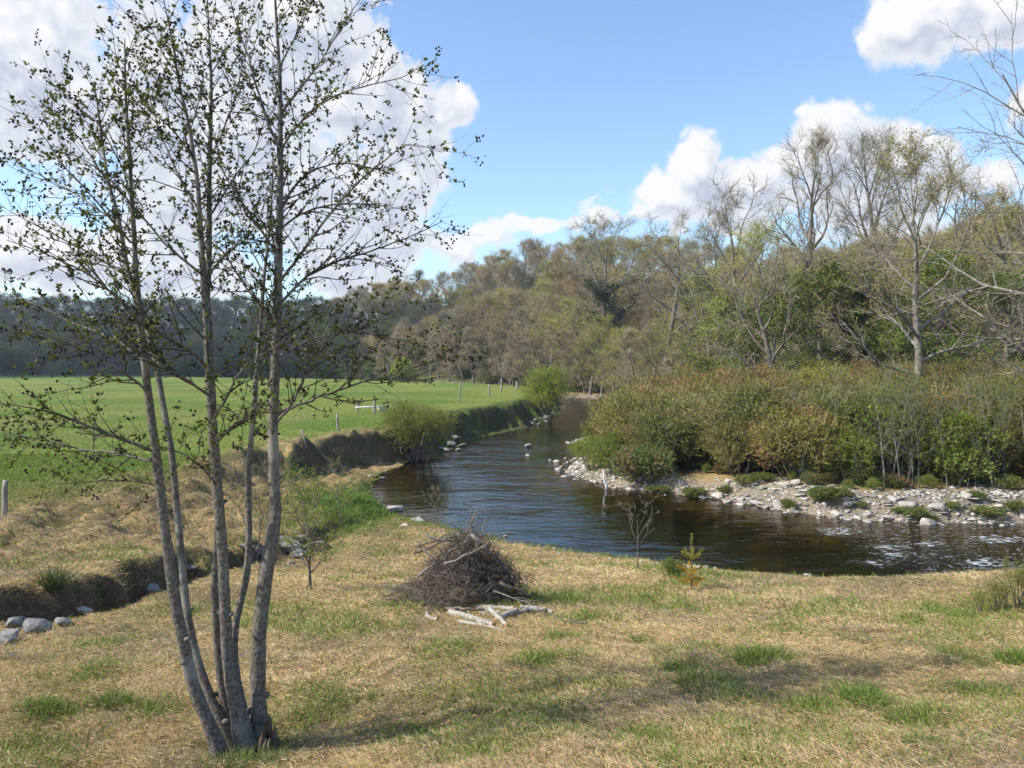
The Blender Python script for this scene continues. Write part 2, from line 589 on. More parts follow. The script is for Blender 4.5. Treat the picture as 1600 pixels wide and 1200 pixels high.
def bark_mat(name, c1, c2, scale=(6, 6, 18), bump=0.4, lich=None):
    m, N, out = base_mat(name)
    g = N.n('ShaderNodeNewGeometry')
    tcn = N.n('ShaderNodeTexCoord')
    v = N.v('MULTIPLY', tcn.outputs['Object'], scale)
    a = N.noise(v, 1.0, 5, 0.6)
    b = N.noise(tcn.outputs['Object'], 2.3, 3)
    c = N.mix(N.ss(a, 0.35, 0.65), c1, c2)
    if lich:
        c = N.mix(N.ss(b, 0.52, 0.66), c, lich)
    p = N.n('ShaderNodeBsdfPrincipled')
    N.put(p.inputs['Base Color'], c)
    p.inputs['Roughness'].default_value = 0.85
    p.inputs['Specular IOR Level'].default_value = 0.2
    bp = N.n('ShaderNodeBump')
    bp.inputs['Strength'].default_value = bump
    bp.inputs['Distance'].default_value = 0.02
    N.put(bp.inputs['Height'], a)
    N.put(p.inputs['Normal'], bp.outputs[0])
    N.put(out.inputs[0], p.outputs[0])
    return m


def stone_mat(name, c1, c2, scale=5.0):
    m, N, out = base_mat(name)
    tcn = N.n('ShaderNodeTexCoord')
    oi = N.n('ShaderNodeObjectInfo')
    v = N.v('ADD', tcn.outputs['Object'], oi.outputs['Location'])
    a = N.noise(v, scale, 6, 0.65)
    b = N.noise(v, scale * 0.3, 2)
    c = N.mix(N.ss(a, 0.3, 0.7), c1, c2)
    c = N.mix(1.0, c, N.mix(oi.outputs['Random'], (0.72, 0.72, 0.74), (1.12, 1.08, 1.02)), 'MULTIPLY')
    c = N.mix(N.ss(b, 0.55, 0.8), c, (c1[0] * .6, c1[1] * .62, c1[2] * .5))
    p = N.n('ShaderNodeBsdfPrincipled')
    N.put(p.inputs['Base Color'], c)
    p.inputs['Roughness'].default_value = 0.85
    bp = N.n('ShaderNodeBump')
    bp.inputs['Strength'].default_value = 0.5
    bp.inputs['Distance'].default_value = 0.03
    N.put(bp.inputs['Height'], a)
    N.put(p.inputs['Normal'], bp.outputs[0])
    N.put(out.inputs[0], p.outputs[0])
    return m


M_GROUND, N, out = base_mat('ground')
gtc = N.n('ShaderNodeTexCoord')
gp = gtc.outputs['Object']
na = N.noise(gp, 9.0, 6, 0.7)
nb = N.noise(gp, 0.9, 4, 0.6)
nc = N.noise(N.v('MULTIPLY', gp, (30, 60, 30)), 1.0, 2, 0.6)
c = attr_col(N)
c = N.mix(1.0, c, N.mix(N.ss(na, 0.3, 0.72), (0.55, 0.52, 0.48), (1.3, 1.28, 1.2)), 'MULTIPLY')
c = N.mix(1.0, c, N.mix(N.ss(nb, 0.3, 0.7), (0.82, 0.86, 0.82), (1.15, 1.1, 1.05)), 'MULTIPLY')
p = N.n('ShaderNodeBsdfPrincipled')
N.put(p.inputs['Base Color'], c)
p.inputs['Roughness'].default_value = 0.95
p.inputs['Specular IOR Level'].default_value = 0.1
bp = N.n('ShaderNodeBump')
bp.inputs['Strength'].default_value = 0.9
bp.inputs['Distance'].default_value = 0.07
N.put(bp.inputs['Height'], N.m('ADD', na, N.m('MULTIPLY', nc, 0.4)))
N.put(p.inputs['Normal'], bp.outputs[0])
N.put(out.inputs[0], p.outputs[0])

M_WATER, N, out = base_mat('river_water')
wtc = N.n('ShaderNodeTexCoord')
wp = wtc.outputs['Object']
fl = attr_col(N)                      # r: riffle, g: flow angle weight, b: unused
sepc = N.n('ShaderNodeSeparateColor')
N.put(sepc.inputs[0], fl)
w1 = N.noise(N.v('MULTIPLY', wp, (0.9, 1.5, 1)), 1.3, 3, 0.55, 0.6)
w2 = N.noise(N.v('MULTIPLY', wp, (1.0, 2.2, 1)), 3.2, 2, 0.5, 0.3)
w3 = N.noise(N.v('MULTIPLY', wp, (0.5, 1.0, 1)), 0.5, 2, 0.5)
calm = N.ss(w3, 0.38, 0.62)
h = N.m('ADD', N.m('MULTIPLY', w1, N.m('ADD', 0.5, calm)), N.m('MULTIPLY', w2, N.m('ADD', 0.12, N.m('MULTIPLY', sepc.outputs[0], 1.3))))
bp = N.n('ShaderNodeBump')
bp.inputs['Strength'].default_value = 0.6
bp.inputs['Distance'].default_value = 0.042
N.put(bp.inputs['Height'], h)
gl = N.n('ShaderNodeBsdfGlossy')
gl.inputs['Roughness'].default_value = 0.06
N.put(gl.inputs['Normal'], bp.outputs[0])
tr = N.n('ShaderNodeBsdfTransparent')
tr.inputs[0].default_value = (0.78, 0.67, 0.45, 1)
fr = N.n('ShaderNodeFresnel')
fr.inputs[0].default_value = 1.4
fr2 = N.n('ShaderNodeFresnel')
fr2.inputs[0].default_value = 1.42
N.put(fr.inputs['Normal'], bp.outputs[0])
mx = N.n('ShaderNodeMixShader')
N.put(mx.inputs[0], N.m('ADD', N.m('MULTIPLY', fr.outputs[0], .5), N.m('MULTIPLY', fr2.outputs[0], .5)))
N.put(mx.inputs[1], tr.outputs[0])
N.put(mx.inputs[2], gl.outputs[0])
foam = N.n('ShaderNodeBsdfDiffuse')
foam.inputs[0].default_value = (0.75, 0.78, 0.8, 1)
fn = N.noise(N.v('MULTIPLY', wp, (1.2, 3.2, 1)), 3.0, 5, 0.65, 0.5)
fm = N.m('MULTIPLY', N.ss(N.m('ADD', fn, N.m('MULTIPLY', sepc.outputs[0], 0.21)), 0.74, 0.88), 0.7)
mx2 = N.n('ShaderNodeMixShader')
N.put(mx2.inputs[0], fm)
N.put(mx2.inputs[1], mx.outputs[0])
N.put(mx2.inputs[2], foam.outputs[0])
N.put(out.inputs[0], mx2.outputs[0])

M_GRASS = leaf_mat('grass_blade', 0.25, 0.0)
M_LEAF = leaf_mat('leaf', 0.4, 0.18, (1, 1, 1), (1.05, 1.0, 0.9))
M_TWIG = leaf_mat('twig', 0.22, 0.2, (1.0, 1.01, 0.92), (1.12, 1.02, 0.84))
M_SHRUB = leaf_mat('shrub_leaf', 0.3, 0.25, (1.1, 0.95, 0.8), (0.9, 1.05, 0.95))
M_ALDER = bark_mat('alder_bark', (0.08, 0.07, 0.057), (0.205, 0.182, 0.152), (40, 40, 34), 0.4, (0.24, 0.225, 0.19))
M_BARK = bark_mat('grey_bark', (0.09, 0.075, 0.06), (0.22, 0.19, 0.155), (5, 5, 3), 0.5)
M_BARKL = bark_mat('pale_bark', (0.12, 0.105, 0.085), (0.27, 0.245, 0.20), (6, 6, 3), 0.4)
M_BIRCH = bark_mat('pale_log_bark', (0.15, 0.13, 0.105), (0.44, 0.40, 0.34), (18, 18, 18), 0.6, (.34, .31, .26))
M_CUT = bark_mat('cut_wood', (0.42, 0.2, 0.09), (0.55, 0.3, 0.15), (30, 30, 30), 0.1)
M_STICK = bark_mat('dead_stick', (0.09, 0.07, 0.055), (0.2, 0.165, 0.135), (20, 20, 20), 0.2)
M_POST = bark_mat('weathered_post', (0.2, 0.17, 0.14), (0.38, 0.34, 0.29), (14, 14, 2), 0.4)
M_RAIL = bark_mat('silver_rail', (0.42, 0.4, 0.37), (0.62, 0.6, 0.56), (2, 14, 14), 0.3)
M_STONE = stone_mat('pale_stone', (0.30, 0.265, 0.23), (0.55, 0.50, 0.44))
M_GREYST = stone_mat('grey_stone', (0.12, 0.115, 0.105), (0.30, 0.285, 0.265))
M_CONE = bark_mat('alder_cone', (0.02, 0.014, 0.012), (0.045, 0.03, 0.024), (80, 80, 80), 0.3)
M_WHITE = bark_mat('white_paint', (0.7, 0.7, 0.7), (0.85, 0.85, 0.85), (8, 8, 8), 0.1)


def patch_mat(name):
    m, N, out = base_mat(name)
    t = N.n('ShaderNodeTexCoord')
    oi = N.n('ShaderNodeObjectInfo')
    a = N.noise(N.v('ADD', t.outputs['Object'], oi.outputs['Location']), 1.6, 1)
    p = N.n('ShaderNodeBsdfPrincipled')
    N.put(p.inputs['Base Color'], N.mix(N.ss(a, 0.70, 0.72), (0.012, 0.011, 0.011), (0.72, 0.7, 0.66)))
    p.inputs['Roughness'].default_value = 0.7
    N.put(out.inputs[0], p.outputs[0])
    return m


M_COW = patch_mat('black_and_white_hide')

# ------------------------------------------------------------------ ground sheet
GREEN_SPOTS = []       # x, y, radius, strength


def gspot(px, py, r, k=1.0):
    q = ground_at(px, py)
    GREEN_SPOTS.append((q[0], q[1], r * (.8 if r < 1.1 else 1), k))


for a in [(1180, 1022, .42), (1205, 1030, .3), (1350, 1090, .35), (1495, 1022, .3), (1590, 1032, .4), (1100, 1062, .45), (1060, 1050, .3), (1430, 1122, .3), (1270, 1112, .3),
          (850, 1032, .5), (880, 940, .8), (770, 945, .6), (1000, 942, .9), (1480, 962, .8), (1560, 955, .9), (1420, 968, .5), (175, 1092, .16), (100, 1105, .4), (40, 1180, .5),
          (250, 1115, .3), (500, 1095, .5), (1230, 985, .4), (920, 965, .5), (1060, 950, .6), (160, 1010, .5), (130, 1050, .4), (640, 1150, .4),
          (1540, 1085, .4), (1330, 1150, .3), (450, 1140, .4), (560, 1060, .3), (880, 1000, .4), (700, 1010, .5), (1150, 1085, .3), (760, 1170, .3), (1000, 1160, .3)]:
    gspot(*a, k=0.85)
for a in [(560, 780, 2.4), (600, 800, 1.4), (520, 815, 2.0), (590, 745, 1.2), (545, 760, 1.6)]:
    gspot(*a, k=1.6)
DUG = [(1, 1)]


def greenness(x, y, A):
    n = fbm(x * 0.55, y * 0.55, 91, 4)
    g = 0.3 * sstep(0.58, 0.76, n)
    strip = np.exp(-np.clip(A['sr'], 0, 50) / 0.9) * A['near'] * (y < 45)
    g = np.maximum(g, 0.95 * sstep(0.12, 0.6, strip + (n - 0.5) * 0.8))
    for (cx, cy_, r, k) in GREEN_SPOTS:
        d = np.hypot(x - cx, (y - cy_) * 0.8) / r
        g = np.maximum(g, .72 * k * np.exp(-d * d) * np.clip(1.9 * fbm(x * 3.1, y * 3.1, 95, 3) - .1, 0, 1.2))
    return np.clip(g, 0, 1)


def lush(x, y):
    return sstep(1.0, 0.55, np.hypot((x + 6.6), (y - 33.5) * 0.42) / 2.8)


def ground_colour(x, y, A):
    n1, n2, n3 = fbm(x * 0.8, y * 0.8, 101), fbm(x * 0.1, y * 0.12, 103), fbm(x * 3, y * 3, 105)
    L = lambda a, b, t: a + (b - a) * t[:, None]
    A3 = lambda *c: np.tile(np.array(c), (len(x), 1))
    straw = L(A3(.30, .215, .11), A3(.44, .325, .165), sstep(.3, .7, n1))
    g = greenness(x, y, A)
    c = L(straw, A3(.10, .13, .035), g * .8)
    c = L(c, A3(.13, .10, .065), A['rough'] * sstep(.42, .65, n3) * .8)
    fld = L(A3(.115, .18, .03), A3(.20, .23, .06), sstep(.3, .7, n2))
    fld = L(fld, A3(.25, .22, .10), sstep(.58, .75, fbm(x * .25, y * .12, 107)) * .5 * sstep(110, 30, y))
    fld = L(fld, A3(.33, .26, .14), sstep(2.6, 0.6, A['s']) * .6 * (y < 60))
    c = L(c, fld, np.clip(A['field'], 0, 1))
    zone = sstep(50, 56, y) * (x < 12) * sstep(3.0, 1.5, A['s']) * sstep(-6, -4, A['s'])
    c = L(c, L(A3(.07, .075, .03), A3(.11, .15, .035), sstep(.35, .65, n1)), zone)
    wood = L(A3(.10, .075, .045), A3(.10, .11, .04), sstep(.4, .65, n2))
    c = L(c, wood, sstep(-3, 3, A['sH']))
    isl = inside(x, y, [(6, 47), (9, 38.5), (20, 35.5), (80, 34), (90, 90), (14, 100), (9, 80), (8, 66)])
    c = L(c, L(A3(.15, .11, .065), A3(.10, .12, .04), sstep(.4, .6, n1)), isl * 1.0)
    c = L(c, L(A3(.17, .145, .11), A3(.34, .30, .25), n3), A['gravel'])
    c = L(c, A3(.125, .09, .058), np.clip(A['prof'] * sstep(.2, .5, A['dep']) * 1.2, 0, 1) * (A['sr'] > 0.3))
    bedc = L(A3(.34, .225, .085), A3(.022, .03, .03), sstep(0.2, 3.2, -A['sr'] + (n1 - .5) * 2.2))  # light lost in deep water is put into the bed colour, darker midstream
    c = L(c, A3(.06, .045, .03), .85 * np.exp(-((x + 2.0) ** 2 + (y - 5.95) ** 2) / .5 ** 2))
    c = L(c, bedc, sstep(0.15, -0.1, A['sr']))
    return c


def sinh_axis(lo, hi, c, a, n):
    u0, u1 = math.asinh((lo - c) / a), math.asinh((hi - c) / a)
    return c + a * np.sinh(np.linspace(u0, u1, n))


gx = sinh_axis(-1500, 1500, -1.0, 9.0, 780)
gy = sinh_axis(-60, 2200, 12.0, 11.0, 880)
XX, YY = np.meshgrid(gx, gy)
XF, YF = XX.ravel(), YY.ravel()
LA = land(XF, YF)
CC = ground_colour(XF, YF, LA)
# bare earth where the ground is steep
ZG = LA['z'].reshape(XX.shape)
sx = np.gradient(ZG, axis=1) / np.gradient(XX, axis=1)
sy = np.gradient(ZG, axis=0) / np.gradient(YY, axis=0)
steep = (sstep(0.9, 1.7, np.hypot(sx, sy)).ravel() * (LA['sH'] < -2) * (LA['sr'] > 0))[:, None]
_e = sstep(.45, .6, fbm(XF * .8, YF * .8 + LA['z'] * 1.2, 113))[:, None]
earth = (np.array([.13, .098, .065])[None] * (1 - _e) + np.array([.075, .085, .03])[None] * _e) * (0.7 + 0.7 * fbm(XF * 1.3, YF * 1.3, 111)[:, None])
CC = CC * (1 - steep) + earth * steep
g = Geo()
nx, ny = len(gx), len(gy)
ii = (np.arange(ny - 1)[:, None] * nx + np.arange(nx - 1)[None, :]).ravel()
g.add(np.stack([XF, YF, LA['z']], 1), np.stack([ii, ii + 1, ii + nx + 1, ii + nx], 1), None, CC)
ground = part('ground', g.mesh('ground', M_GROUND))
ground['kind'] = 'structure'

# ------------------------------------------------------------------ river surface
rx = np.arange(-40, 75, 0.5)
ry = np.arange(16, 216, 0.5)
RX, RY = np.meshgrid(rx, ry)
D_, _p, _s2 = seg_dist(RX.ravel(), RY.ravel(), RIVER, True)
ins_ = (inside(RX.ravel(), RY.ravel(), RIVER) | (D_ < 1.3)).reshape(RX.shape)
keep = ins_[:-1, :-1] & ins_[1:, :-1] & ins_[:-1, 1:] & ins_[1:, 1:]
iy, ix = np.nonzero(keep)
k0 = iy * len(rx) + ix
Qw = np.stack([k0, k0 + 1, k0 + len(rx) + 1, k0 + len(rx)], 1)
uq, inv = np.unique(Qw.ravel(), return_inverse=True)
wx, wy = RX.ravel()[uq], RY.ravel()[uq]
riff = sstep(9.5, 13, wx) * sstep(33, 30, wy) * 0.8 + 0.35 * np.exp(-((wx - 1) ** 2 / 9 + (wy - 58) ** 2 / 60))
for (px, py, r) in [(1310, 828, 1.0), (1390, 855, 1.0), (1400, 868, .9), (1370, 880, .7), (1560, 843, 1.3), (1540, 880, 1.2), (1310, 835, .6), (1450, 850, .8)]:
    q = at_z(px, py, 0)
    riff = np.maximum(riff, 1.5 * np.exp(-((wx - q[0]) ** 2 + ((wy - q[1]) * 1.6) ** 2) / r ** 2))
g = Geo()
g.add(np.stack([wx, wy, np.zeros_like(wx)], 1), inv.reshape(-1, 4), None, np.stack([riff, riff * 0, riff * 0], 1))
river = part('river', g.mesh('river', M_WATER))
river['kind'] = 'structure'

# ------------------------------------------------------------------ grass: mown straw, green patches, meadow
rng = np.random.default_rng(11)


def wedge(n, y0, y1, k, margin=1.2):
    """points over the visible ground, thinning with distance"""
    u = rng.random(n)
    y = (y0 ** (1 - k) + u * (y1 ** (1 - k) - y0 ** (1 - k))) ** (1 / (1 - k)) if k != 1 else y0 * (y1 / y0) ** u
    x = (rng.random(n) * 2 - 1) * (0.72 * y + margin * 2.2)
    return x, y


def grass_field(n, y0, y1):
    x, y = wedge(n, y0, y1, 1.0)
    A = land(x, y)
    ok = (A['sr'] > 0.12) & (A['sH'] < -4) & (A['gravel'] < 0.35)
    ok &= ~((A['prof'] > 0.55) & (A['dep'] > 0.3))
    isl = inside(x, y, [(6, 47), (9, 36), (20, 31), (80, 30), (90, 90), (14, 100), (9, 80), (8, 66), (3, 60), (3, 45)])
    ok &= ~isl
    x, y = x[ok], y[ok]
    A = {k: v[ok] for k, v in A.items()}
    g = greenness(x, y, A)
    n = len(x)
    fld = A['field']
    lu = lush(x, y)
    r = rng.random(n)
    isgreen = (r < np.clip(g * 0.8 + 0.045, 0, 1)) | (rng.random(n) < fld * 0.95) | (rng.random(n) < lu * 1.2)
    isgreen |= (rng.random(n) < .8 * sstep(50, 56, y) * (x < 12))
    scale = np.clip(y / 6.5, 0.8, 6) ** 0.75
    az = rng.random(n) * 2 * np.pi
    # lodged straw lies in swathes
    sw = fbm(x * 0.6, y * 0.6, 131) * 6.3
    az = np.where((rng.random(n) < 0.5) & ~isgreen, sw + rng.normal(size=n) * 0.6, az)
    tilt = np.where(isgreen, rng.uniform(0.7, 1.45, n), np.abs(rng.normal(0.16, 0.28, n)))
    D = np.stack([np.cos(az) * np.cos(tilt), np.sin(az) * np.cos(tilt), np.sin(tilt)], 1)
    Lh = np.where(isgreen, rng.uniform(.05, .12, n) * (1 + 0.7 * np.clip(g, 0, 1)), rng.uniform(.02, .078, n))
    Lh = np.where(fld > .5, rng.uniform(.05, .10, n), Lh)
    Lh = np.where(lu > .3, rng.uniform(.07, .2, n), Lh) * np.clip(scale, 1, 1.9)
    wd = np.where(isgreen, .0034, 0.0018) * scale * rng.uniform(.7, 1.3, n)
    t = rng.random((n, 1))
    straw = np.array([.49, .345, .175]) * (1 - t) + np.array([.74, .55, .32]) * t
    dead = np.array([.22, .155, .095])
    dk = (rng.random((n, 1)) < 0.2 + .5 * (A['rough'] * sstep(.42, .62, fbm(x * 1.6, y * 1.6, 139)))[:, None] + 0.5 * sstep(.5, .68, fbm(x * .9, y * .9, 133, 4))[:, None])
    straw = np.where(dk, dead + t * .12, straw)
    straw = straw * (0.75 + 0.5 * fbm(x * .5, y * .5, 137)[:, None])
    gr = np.array([.11, .165, .028]) * (1 - t) + np.array([.23, .28, .06]) * t
    yel = np.array([.27, .27, .05])
    strip = (np.exp(-np.clip(A['sr'], 0, 50) / 1.6) * A['near'])[:, None]
    gr = gr + (yel - gr) * np.clip(strip * 1.2, 0, 1) * rng.random((n, 1)) * 0.8
    fcol = np.array([.12, .195, .028]) * (1 - t) + np.array([.23, .28, .06]) * t
    yb = sstep(.5, .7, fbm(x * .07, y * .16, 141, 4))[:, None]
    fcol = fcol * (1 - .75 * yb) + np.array([.31, .28, .10]) * .75 * yb
    gr = np.where(fld[:, None] > .5, fcol, gr)
    gr = np.where(lu[:, None] > .3, np.array([.085, .155, .02]) * (1 - t) + np.array([.17, .25, .05]) * t, gr)
    C = np.where(isgreen[:, None], gr, straw)
    bend = np.stack([rng.normal(size=n) * .5, rng.normal(size=n) * .5, np.where(isgreen, -.35, -.1)], 1)
    P = np.stack([x, y, A['z'] + np.where(isgreen, -.005, rng.uniform(0, .035, n))], 1)
    return P, D, Lh, wd, C, bend


g = Geo()
for (n, y0, y1) in [(920000, 3.8, 34), (120000, 30, 130)]:
    P, D, Lh, wd, C, bend = grass_field(n, y0, y1)
    g.blades(P, D, Lh, wd, C, bend, rng)
grass = part('grass', g.mesh('grass', M_GRASS, smooth=False))
grass['kind'] = 'stuff'


def tuft_mesh(name, seed, n, h, spread, ca, cb_, w=.004, up=.9):
    r = np.random.default_rng(seed)
    g = Geo()
    rad = np.sqrt(r.random(n)) * spread
    a = r.random(n) * 6.283
    P = np.stack([np.cos(a) * rad, np.sin(a) * rad, np.full(n, -.02)], 1)
    lean = r.normal(size=(n, 3)) * .28
    D = unit(np.stack([np.cos(a) * rad / spread * (1 - up), np.sin(a) * rad / spread * (1 - up), np.full(n, 1.0)], 1) + lean * [1, 1, .2])
    t = r.random((n, 1))
    C = np.array(ca) * (1 - t) + np.array(cb_) * t
    g.blades(P, D, h * r.uniform(.5, 1.1, n), w * r.uniform(.7, 1.3, n), C, D * [1.2, 1.2, 0] + [0, 0, -.25], r)
    return g.mesh(name, M_GRASS, smooth=False)


TG = [tuft_mesh('green_tuft', 1, 420, .17, .17, (.08, .14, .025), (.18, .24, .05), .003, .5),
      tuft_mesh('green_tuft', 2, 300, .14, .24, (.09, .13, .03), (.20, .23, .06), .003, .4)]
TR = tuft_mesh('rush_tuft', 3, 260, .62, .14, (.05, .085, .03), (.13, .15, .06), .006, .85)
for k, (px, py, sc, lab) in enumerate([
        (175, 1097, 1.0, 'bright green grass tuft left of the alder stems'), (1500, 1035, 1.25, 'tall green grass tuft in straw at the right edge of the meadow'),
        (1190, 1035, 1.7, 'wide green grass tuft in the middle of the straw'), (1100, 1068, 1.2, 'low green tuft below the wide tuft in the straw'),
        (1350, 1095, 1.25, 'green grass tuft low on the right of the straw'), (1430, 1125, 1.0, 'small green tuft nearest the lower right corner of the straw'),
        (1595, 1035, 1.4, 'green grass tuft cut by the right edge of the photo'), (1270, 1110, 1.0, 'small green tuft left of the two low right tufts'),
        (1440, 1165, .8, 'faint green tuft at the very bottom right'), (1330, 1000, 1.0, 'green tuft above the straw hollow on the right'),
        (1000, 1003, .9, 'thin green tuft between the logs and the right bank'), (510, 1100, .9, 'green tuft in the shade beside the stump'),
        (60, 1110, 1.0, 'dull green tuft by the lower left edge'), (600, 1090, .8, 'thin tuft in the shadow right of the alder')]):
    q = ground_at(px, py)
    single('grass_tuft', TG[k % 2], lab, 'grass tuft', q, k * 1.3, sc * .82, 'green tufts in the mown straw')
for k, (px, py, sc) in enumerate([(350, 1195, .8), (440, 1175, .9), (455, 1150, .7), (395, 1198, .9), (330, 1165, .6), (425, 1200, .8)]):
    q = ground_at(px, py)
    single('grass_tuft', TG[1], 'rough grass tuft growing round the foot of the alder', 'grass tuft', q, k * 1.1, sc, 'tufts round the foot of the alder')
q = ground_at(85, 925)
single('rush_tuft', TR, 'dark upright rush tuft on the far lip of the ditch', 'rushes', q, 0, 1.0)

# ------------------------------------------------------------------ tree maker
def limb(r, p, d, L, r0, r1, n, wig, up):
    P = [np.array(p, float)]
    d = np.array(d, float)
    for i in range(n):
        d = d + r.normal(size=3) * wig + np.array([0, 0, up / n])
        d /= np.linalg.norm(d)
        P.append(P[-1] + d * L / n)
    return np.array(P), np.linspace(r0, r1, n + 1)


def along(P, t):
    k = t * (len(P) - 1)
    i = min(int(k), len(P) - 2)
    q = P[i] + (P[i + 1] - P[i]) * (k - i)
    return q, unit(P[i + 1] - P[i])


def side_dir(r, d, ang):
    a = unit(np.cross(d, r.normal(size=3)))
    return unit(d * math.cos(ang) + a * math.sin(ang))


def grow(seed, H, r0, clear=.25, nl=11, width=.33, a0=80, a1=28, wig=.13, up=.35, sub=6, subsub=4, twn=9, twl=.75, tww=.011, twc=((.20, .165, .125), (.33, .28, .22)),
         leafn=0, leafl=.07, leafc=((.1, .15, .03), (.2, .22, .05)), stems=1, lean=(0, 0), env='round', bud=0, budc=((.2, .15, .08), (.3, .2, .1)), lead=.9, ivy=0, droop=0.0, spread0=.0):
    """a leafless or budding tree: trunk mesh (trunk, limbs, boughs) and crown mesh (twigs, buds, leaves)"""
    r = np.random.default_rng(seed)
    T, Cg = Geo(), Geo()
    SP, SD, SS = [], [], []
    IV = []
    for s in range(stems):
        d0 = np.array([lean[0], lean[1], 1.0]) + (r.normal(size=3) * [.16, .16, 0] * (stems > 1))
        base = np.array([r.normal() * spread0, r.normal() * spread0, -.25]) if stems > 1 else np.array([0, 0, -.25])
        hs = H * (1 if s == 0 else r.uniform(.7, .95))
        rr = r0 * (1 if stems == 1 else .62)
        P, R = limb(r, base, d0, hs * lead, rr, rr * .12, 12, wig * .45, .25)
        R = rr * (1 - np.linspace(0, 1, 13)) ** .85 + rr * .06
        R[0] *= 1.35
        T.tube(P, R, 8)
        if ivy:
            IV.append((P, R, 1.3))
        n_l = max(3, int(nl / (1 if stems == 1 else 1.6)))
        for i in range(n_l):
            t = clear + (1 - clear) * ((i + r.random() * .7) / n_l) ** 1.05
            t = min(t, .97)
            u = (t - clear) / (1 - clear)
            q, dd = along(P, t)
            if env == 'round':
                e = math.sin(math.pi * min(1, .22 + .74 * u)) ** .7
            elif env == 'cone':
                e = 1 - .8 * u
            else:
                e = .55 + .45 * math.sin(math.pi * u)
            Ll = H * width * e * r.uniform(.75, 1.15) + .25
            ang = math.radians(a0 + (a1 - a0) * u + r.normal() * 7)
            az = i * 2.4 + r.normal() * .5
            out = np.array([math.cos(az), math.sin(az), 0])
            d = unit(np.array([0, 0, math.cos(ang)]) + out * math.sin(ang))
            rl = min(float(np.interp(t, np.linspace(0, 1, 13), R)) * .62, .022 * Ll + .01)
            PL, RL = limb(r, q, d, Ll, rl, rl * .25, 7, wig, up)
            T.tube(PL, RL, 6)
            if ivy and i < n_l * .6:
                IV.append((PL, RL, .16))
            for j in range(sub):
                t2 = .25 + .75 * (j + r.random()) / sub
                t2 = min(t2, .99)
                q2, d2 = along(PL, t2)
                L2 = Ll * r.uniform(.32, .52) * (1.15 - .5 * t2)
                P2, R2 = limb(r, q2, side_dir(r, d2, r.uniform(.5, .95)), L2, rl * .45 * (1.1 - .5 * t2), rl * .12, 4, wig * 1.1, up * .7 - droop)
                T.tube(P2, R2, 4)
                for k in range(subsub):
                    t3 = .2 + .8 * (k + r.random()) / subsub
                    t3 = min(t3, .99)
                    q3, d3 = along(P2, t3)
                    L3 = L2 * r.uniform(.35, .6)
                    P3, R3 = limb(r, q3, side_dir(r, d3, r.uniform(.45, .9)), L3, max(rl * .17, .008), .005, 3, wig * 1.2, up * .5 - droop)
                    T.tube(P3, R3, 3)
                    for m in range(twn):
                        q4, d4 = along(P3, .1 + .9 * r.random())
                        SP.append(q4)
                        SD.append(d4)
    SP, SD = np.array(SP), np.array(SD)
    n = len(SP)
    D = unit(SD + r.normal(size=(n, 3)) * .62 + np.array([0, 0, .22 - droop]))
    t = r.random((n, 1))
    C = np.array(twc[0]) * (1 - t) + np.array(twc[1]) * t
    Lt = twl * r.uniform(.45, 1.2, n)
    Cg.blades(SP, D, Lt, tww * r.uniform(.6, 1.3, n), C, r.normal(size=(n, 3)) * .6, r)
    # side shoots
    P2 = SP + D * (Lt * r.uniform(.3, .8, n))[:, None]
    D2 = unit(D + r.normal(size=(n, 3)) * .75)
    Cg.blades(P2, D2, Lt * .55, tww * .7, C, None, r)
    if bud:
        i = r.integers(0, n, bud)
        Pb = SP[i] + D[i] * (Lt[i] * r.uniform(.2, 1.0, bud))[:, None]
        t = r.random((bud, 1))
        Cg.leaves(Pb, unit(D[i] + r.normal(size=(bud, 3)) * .6), leafl * .8, leafl * .3, np.array(budc[0]) * (1 - t) + np.array(budc[1]) * t, r)
    if leafn:
        i = r.integers(0, n, leafn)
        Pb = SP[i] + D[i] * (Lt[i] * r.uniform(.1, 1.05, leafn))[:, None] + r.normal(size=(leafn, 3)) * leafl
        t = r.random((leafn, 1))
        Cg.leaves(Pb, unit(r.normal(size=(leafn, 3)) + [0, 0, .3]), leafl * r.uniform(.7, 1.3, leafn), leafl * .36, np.array(leafc[0]) * (1 - t) + np.array(leafc[1]) * t, r)
    iv = None
    if ivy:
        iv = Geo()
        for (P, R, f) in IV:
            m = int(ivy * f)
            tt = r.random(m) ** 1.2 * .8
            k = tt * (len(P) - 1)
            i = np.minimum(k.astype(int), len(P) - 2)
            q = P[i] + (P[i + 1] - P[i]) * (k - i)[:, None]
            o = unit(r.normal(size=(m, 3)))
            cl = .5 + .9 * fbm(tt * 9, np.full(m, seed * 1.7), 3)
            q = q + o * ((r.random(m) ** .6) * (.25 + H * .05) * cl * min(1, f + .25))[:, None]
            t = r.random((m, 1))
            iv.leaves(q, unit(o + r.normal(size=(m, 3)) * .5), .16 * r.uniform(.6, 1.3, m), .06, np.array([.022, .036, .012]) * (1 - t) + np.array([.065, .09, .03]) * t, r)
    return T, Cg, iv


TREES = {}


def variant(key, bark=None, twig=None, **kw):
    T, Cg, iv = grow(**kw)
    TREES[key] = (T.mesh('trunk', bark or M_BARK), Cg.mesh('crown', twig or M_TWIG, False), iv.mesh('ivy', M_LEAF, False) if iv else None, kw['H'])


def plant(key, name, label, cat, x, y, H, rz, group=None, wid=1.0, z=None):
    T, Cg, iv, h0 = TREES[key]
    s = H / h0
    o = thing(name, label, cat, (x, y, (gz(x, y) if z is None else z)), rz, (s * wid, s * wid, s), group)
    part('trunk', T, o)
    part('crown', Cg, o)
    if iv:
        part('ivy', iv, o)
    return o


